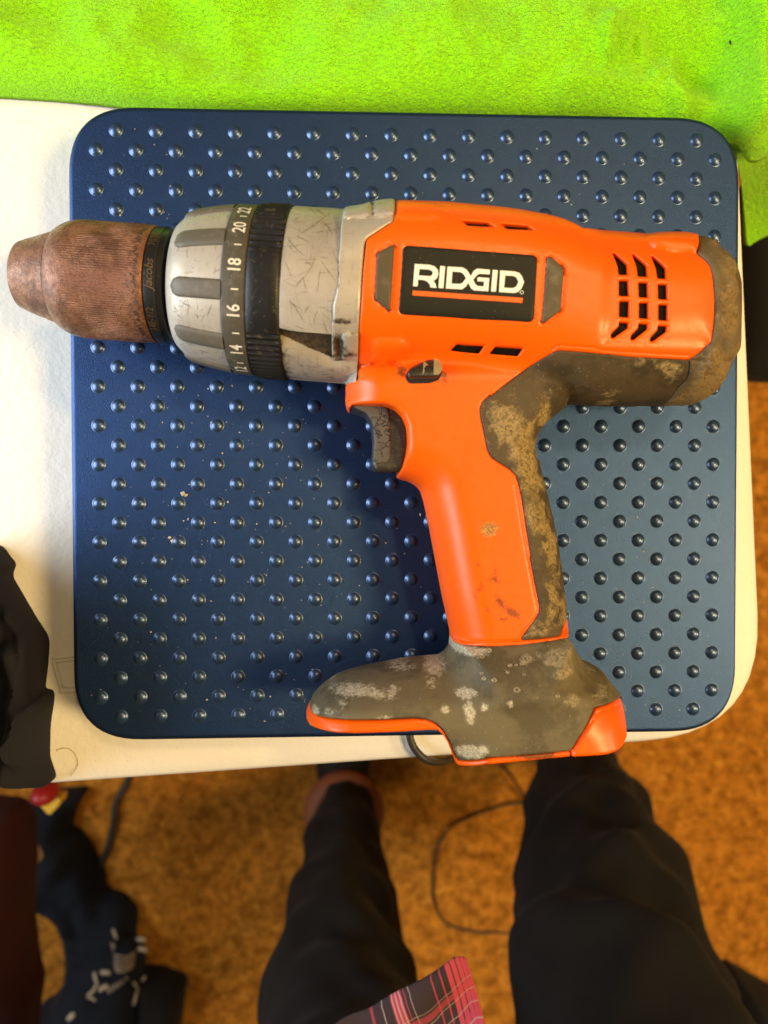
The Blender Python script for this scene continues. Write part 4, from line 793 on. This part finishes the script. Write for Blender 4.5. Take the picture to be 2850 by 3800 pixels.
# ------------------------------------------------------------------ person: two trouser legs, shoes, tail of a plaid shirt
pe = thing('person', 'person standing at the table in black trousers and a red and black plaid shirt', 'person', (.1, -.42, ZF))
RIDGES = [(-.56, .03, .4, .16), (-.50, -.05, 1.2, .20), (-.44, .05, .2, .18), (-.385, -.06, .8, .24), (-.33, .05, 0, .22), (-.28, -.07, .6, .26), (-.225, .06, 1., .24), (-.17, -.05, .3, .22)]
def leg_rings(rows, hip, n=40, seed=0):
    """rows: (y px, left px, right px, z)"""
    R_ = []; zs = [r_[3] for r_ in rows]; cs = []; rads = []
    for y, xl, xr, z in rows:
        c = U3((xl + xr) / 2, y, z); dep = CAM[2] - z; cs.append(c); rads.append((xr - xl) / 2 * dep / F)
    cs += [np.array(h[:3]) for h in hip]; rads += [h[3] for h in hip]; cs = np.array(cs); rads = np.array(rads)
    t = np.arange(len(cs)); tt = np.linspace(0, len(cs) - 1, (len(cs) - 1) * 14 + 1)
    c_ = np.stack([np.interp(tt, t, cs[:, k]) for k in range(3)], 1); r_ = np.interp(tt, t, rads)
    ker = np.hanning(17); ker /= ker.sum()
    pad = lambda a: np.convolve(np.concatenate([np.full(8, a[0]), a, np.full(8, a[-1])]), ker, 'valid')
    c_ = np.stack([pad(c_[:, k]) for k in range(3)], 1); r_ = pad(r_)
    an = np.linspace(0, 2 * math.pi, n + 1)[:-1]; out = []
    for i in range(len(tt)):
        d = np.stack([np.cos(an), np.sin(an)], 1)
        P3 = np.stack([d[:, 0] * 2.2 + seed * 7, d[:, 1] * 2.2, np.full(n, c_[i, 2] * 16)], 1); fold = .16 * fbm(P3, 2) + .12 * np.sin(c_[i, 2] * 60 + 3 * an + seed + 2 * fbm(P3 * .6, 2)) * (.4 + .6 * (np.cos(an) > 0))
        for zi, tl, ph, am in RIDGES: fold = fold + .6 * am * np.exp(-((c_[i, 2] - zi - tl * np.sin(an - ph + seed)) / .020) ** 2) * (.35 + .65 * (np.cos(an - ph) > -.3))
        rr = r_[i] * (1 + (.65 if seed else .5) * (fold - (.12 if seed else .16))); out.append(np.stack([c_[i, 0] + rr * d[:, 0], c_[i, 1] + rr * d[:, 1] * 1.05, np.full(n, c_[i, 2]) + .01 * d[:, 1]], 1))
    return out
lr = leg_rings([(2975, 1180, 1385, -.64), (3050, 1150, 1405, -.59), (3180, 1118, 1432, -.52), (3330, 1078, 1472, -.45), (3550, 1010, 1525, -.36), (3800, 925, 1580, -.28)], [(.005, -.46, -.15, .085), (.02, -.49, 0, .095), (.045, -.50, .12, .10), (.07, -.50, .20, .10)])
rr_ = leg_rings([(2700, 2010, 2190, -.63), (2830, 1985, 2250, -.57), (2960, 1950, 2345, -.49), (3140, 1915, 2450, -.41), (3330, 1895, 2560, -.34), (3520, 1875, 2650, -.28), (3660, 1862, 2695, -.24), (3800, 1848, 2730, -.20)], [(.215, -.43, -.12, .085), (.21, -.47, .0, .095), (.19, -.50, .12, .10), (.17, -.50, .20, .10)], seed=2)
n = 40; V = np.concatenate(lr + rr_); Fc = []
for b, m_ in ((0, len(lr)), (len(lr) * n, len(rr_))):
    for i in range(m_ - 1):
        for k in range(n): Fc.append((b + i * n + k, b + i * n + (k + 1) % n, b + (i + 1) * n + (k + 1) % n, b + (i + 1) * n + k))
    Fc += [tuple(b + k for k in range(n))[::-1], tuple(b + (m_ - 1) * n + k for k in range(n))]
o = mesh('trousers', V, Fc, TROUSER, pe); md = o.modifiers.new('s', 'SUBSURF'); md.levels = md.render_levels = 1
# hips bridging the legs, out of frame
an = np.linspace(0, 2 * math.pi, 33)[:-1]
loft('waist', [np.stack([.12 + a * np.cos(an), -.50 + b * np.sin(an), np.full(32, z)], 1) for z, a, b in ((.06, .10, .05), (.10, .155, .105), (.2, .165, .115), (.27, .16, .11))], TROUSER, pe)
loft('shirt', [np.stack([.12 + a * np.cos(an), y + b * np.sin(an), np.full(32, z)], 1) for z, a, b, y in ((.14, .18, .125, -.51), (.25, .175, .12, -.50), (.40, .185, .12, -.48), (.55, .20, .12, -.455), (.68, .19, .10, -.43))], BLACKC, pe)
# shirt tail reaching into the frame
ap = U3(1717, 3508, -.02); lf = U3(1180, 3890, .0); rg = U3(1850, 3960, .0)
uvv = []; V = []; nn = 30
e1 = (lf - ap)[:2]; e2 = (rg - ap)[:2]; ex = e1 / np.linalg.norm(e1); ey = np.array([-ex[1], ex[0]])
for i in range(nn + 1):
    for j in range(nn + 1):
        a, b = i / nn, j / nn; cut = max(0, .06 - a - b) / 2; a, b = a + cut, b + cut; p = ap[:2] + (e1 * a * 1.5 + e2 * b * 1.5)
        if b == 0: p = p + .0015 * np.array([math.sin(a * 30), math.cos(a * 23)])
        z = -.02 + .03 * (a + b) * .6 + .004 * math.sin(a * 9 - b * 6) + .003 * math.sin(b * 14 + a * 3); V.append((*p, z))
        wv = .0009 * math.sin(a * 22 + 2 * b) + .0006 * math.sin(a * 51)
        d = p - ap[:2]; nb = e2 / np.linalg.norm(e2); n1 = np.array([nb[1], -nb[0]]); n2 = np.array([-e1[1], e1[0]]) / np.linalg.norm(e1)
        uvv.append((abs(d @ n1) + wv, abs(d @ n2) + wv, 0))
Fc = [(i * (nn + 1) + j, i * (nn + 1) + j + 1, (i + 1) * (nn + 1) + j + 1, (i + 1) * (nn + 1) + j) for i in range(nn) for j in range(nn)]
o = mesh('shirt_tail', V, Fc, PLAID, pe, label='red and black plaid corner of the shirt'); at = o.data.attributes.new('plaid_uv', 'FLOAT_VECTOR', 'POINT'); at.data.foreach_set('vector', np.array(uvv, np.float32).ravel())
md = o.modifiers.new('t', 'SOLIDIFY'); md.thickness = .0012; md = o.modifiers.new('s', 'SUBSURF'); md.levels = md.render_levels = 1
# shoes
def shoe(cx_px, cy_px, wpx, ang):
    c = U3(cx_px, cy_px, ZF + .06); wd = wpx * (CAM[2] - ZF - .06) / F / 2; rings = []
    for t_, zf, ws in ((-1.1, .3, .45), (-1.0, .8, .9), (-.6, 1.0, 1.25), (0, 1.0, 1.3), (.8, .9, .98), (1.6, .65, 1.05), (2.2, .5, .95), (2.6, .35, .6), (2.7, .2, .2)):
        a = np.linspace(0, 2 * math.pi, 25)[:-1]; x = wd * ws * np.cos(a); z = ZF + .008 + .05 * zf * (1 + np.sin(a)); y = np.full(24, t_ * wd)
        rings.append(np.stack([c[0] + x * math.cos(ang) - y * math.sin(ang), c[1] + x * math.sin(ang) + y * math.cos(ang), z], 1))
    sh = loft('shoe', rings, SHOE, pe)
    a = np.linspace(0, 2 * math.pi, 29)[:-1]
    pts = [(c[0] + wd * .98 * math.cos(q), c[1] - wd * .05 + wd * 1.02 * math.sin(q), ZF + .095) for q in a]; pts.append(pts[0])
    tube('shoe_collar', pts, .018, SKIN, sh, 8, 3, label='brown padded collar of the shoe')
shoe(1278, 2972, 200, .05); shoe(2110, 2700, 250, -.1)

# ------------------------------------------------------------------ clutter on and above the carpet, left and right
def heap(name, px, z, h, r_, mat, label, cat, seed=0, fold=.02, step=.006):
    ow = U(rnd(px, 25), z)
    def hf(v): d = sd(v, ow); return h * qc(d, r_) * (1 + .35 * fbm(v * 14 + seed, 2)) + fold * np.abs(fbm(v * 22 + seed * 3, 2)) * sstep(d, 0, .02)
    o = solid(name, ow, hf, z, mat, None, (), step, .003, mirror=False, depth=.02 if z > ZF + .02 else h * .0 + .012, bstep=step, sharp=80)
    if label: tag(o, label, cat)
    return o
heap('navy_garment', L((330, 540), (560, 530), (480, 640), (440, 780), (510, 800), (560, 890), (650, 1060), (655, 1150), (780, 1200), (850, 1290), (830, 1500), (760, 1650), (420, 1700), (400, 1300), (160, 1150), (150, 1000), (280, 900), (200, 760), (190, 600)), ZF + .004, .05, .03, NAVY, 'dark navy garment crumpled on the carpet at the lower left', 'garment', 1)
sk = heap('printed_garment', L((640, 1480), (830, 1480), (880, 1560), (870, 1700), (860, 2100), (200, 2200), (230, 1900), (330, 1850), (420, 1690)), ZF + .04, .04, .03, NAVY, 'black garment with pale skeleton bones printed on it, heaped on the carpet', 'garment', 4, .015)
heap('black_bag', L((868, 1650), (1000, 1660), (1150, 1715), (1130, 1850), (1080, 2200), (850, 2200)), ZF + .02, .05, .02, BLACKC, 'black cloth bag with a straight folded edge beside the skeleton print garment', 'bag', 6, .008)
heap('maroon_cushion', L((-250, 600), (120, 640), (180, 760), (190, 1000), (170, 1300), (205, 1620), (240, 1750), (215, 1900), (180, 2300), (-250, 2300)), -.46, .06, .05, MAROON, 'dim maroon cushion at the left edge of the picture below the table', 'cushion', 9, .02)
# bone prints: flat pale shapes lying on the printed garment
from mathutils.bvhtree import BVHTree
bv = BVHTree.FromObject(sk, bpy.context.evaluated_depsgraph_get())
def onsk(p): q = U([p], ZF + .09)[0]; h = bv.ray_cast(Vector((*q, 1)), Vector((0, 0, -1))); return (*q, (h[0].z if h[0] else ZF + .05) + .003)
def bone(pxs, wpx):
    p = np.array([onsk(q) for q in dens(np.array(L(*pxs)), 10, False)]); wd = wpx / 1.659 * 1.05 / F
    t = np.gradient(p, axis=0)[:, :2]; nrm = np.stack([-t[:, 1], t[:, 0]], 1); nrm /= np.linalg.norm(nrm, axis=1)[:, None] + 1e-9; k = len(p)
    f = np.linspace(-1, 1, k); ww = wd * (.7 + .5 * np.abs(f)) * np.sqrt(np.clip(1.06 - f ** 8, .05, 1))
    V = np.concatenate([np.concatenate([p[:, :2] + nrm * ww[:, None] / 2, p[:, 2:]], 1), np.concatenate([p[:, :2] - nrm * ww[:, None] / 2, p[:, 2:]], 1)])
    o = mesh('bone_print', V, [(i, i + 1, k + i + 1, k + i) for i in range(k - 1)], BONE, sk)
    md = o.modifiers.new('t', 'SOLIDIFY'); md.thickness = .0003
for b in ([(548, 1725), (575, 1790), (545, 1835), (520, 1845)], [(520, 1850), (575, 1880)], [(785, 1810), (800, 1880), (785, 1960)], [(825, 1840), (850, 1800)], [(640, 1500), (665, 1570)], [(630, 1590), (645, 1630)]): bone(b, 17)
for b in ([(590, 1720), (655, 1730)], [(585, 1825), (640, 1800)], [(790, 1565), (855, 1575)], [(800, 1625), (862, 1640)], [(420, 1960), (460, 1920)]): bone(b, 34)
for k in range(6): bone([(640 + 22 * k, 1810 - 14 * k), (655 + 22 * k, 1840 - 14 * k)], 12)
for k in range(6): bone([(655 + 6 * k, 1640 + 12 * k), (790, 1655 + 12 * k)], 8)
# toy
ty = thing('toy', 'small red and yellow plastic toy under the dark garment at the table edge', 'toy', U3(170, 2950, -.45))
q = U3(168, 2942, -.40); a = np.linspace(0, 2 * math.pi, 25)[:-1]
loft('red_cap', [np.stack([q[0] + .0128 * math.sin(t_) * np.cos(a), q[1] + .0112 * math.sin(t_) * np.sin(a), np.full(24, q[2] - .02 * (1 - math.cos(t_)) + .02)], 1) for t_ in np.linspace(.05, 2.6, 10)], REDT, ty)
yq = np.array([U3(x, y, -.415) for x, y in L((205, 600), (370, 600), (365, 640), (310, 700), (290, 695))]); V = np.concatenate([yq, yq - np.array([0, 0, .02])])
mesh('yellow_wing', V, [(4, 3, 2, 1, 0), (5, 6, 7, 8, 9)] + [(i, (i + 1) % 5, 5 + (i + 1) % 5, 5 + i) for i in range(5)], YEL, ty, False)
o = heap('paper_scrap', L((172, 940), (205, 935), (232, 1010), (205, 1015)), ZF + .13, .008, .008, BONE, 'pale paper scrap on the navy garment by the maroon cushion', 'scrap', 2, .002, .004)
# chair to the right: dark seat and a leg of its base
ch = thing('office_chair', 'black office chair standing close to the right edge of the table', 'chair', (.55, .25, ZF))
so_ = U(rnd([(2757, 720), (2757, 1300), (2800, 1385), (3600, 1420), (3700, 500), (2950, 480)], 60), -.22)
solid('seat', so_, lambda v: .035 * qc(sd(v, so_), .03), -.26, BLACKC, ch, (), .012, .004, sharp=80)
tube('seat_rail', [U3(2760, 1335, -.30), U3(2900, 1325, -.30), U3(3500, 1330, -.30)], .010, CORD, ch)
tube('column', [U3(3250, 950, -.29), U3(3250, 950, ZF + .08)], .03, CORD, ch)
c0 = U3(3250, 950, ZF + .08)
for k in range(5):
    a = R(203 + 72 * k); tube('base_leg', [c0, c0 + np.array([.28 * math.cos(a), .28 * math.sin(a), -.045])], [.024, .017], CORD, ch)
# dark thing lower right behind the trouser leg
heap('black_shoe_bag', Rr((1395, 1600), (1659, 1750), (1900, 1850), (1900, 2300), (1500, 2300), (1400, 1900)), ZF + .01, .06, .04, BLACKC, 'black cloth bundle on the carpet at the lower right corner', 'bundle', 12, .01)
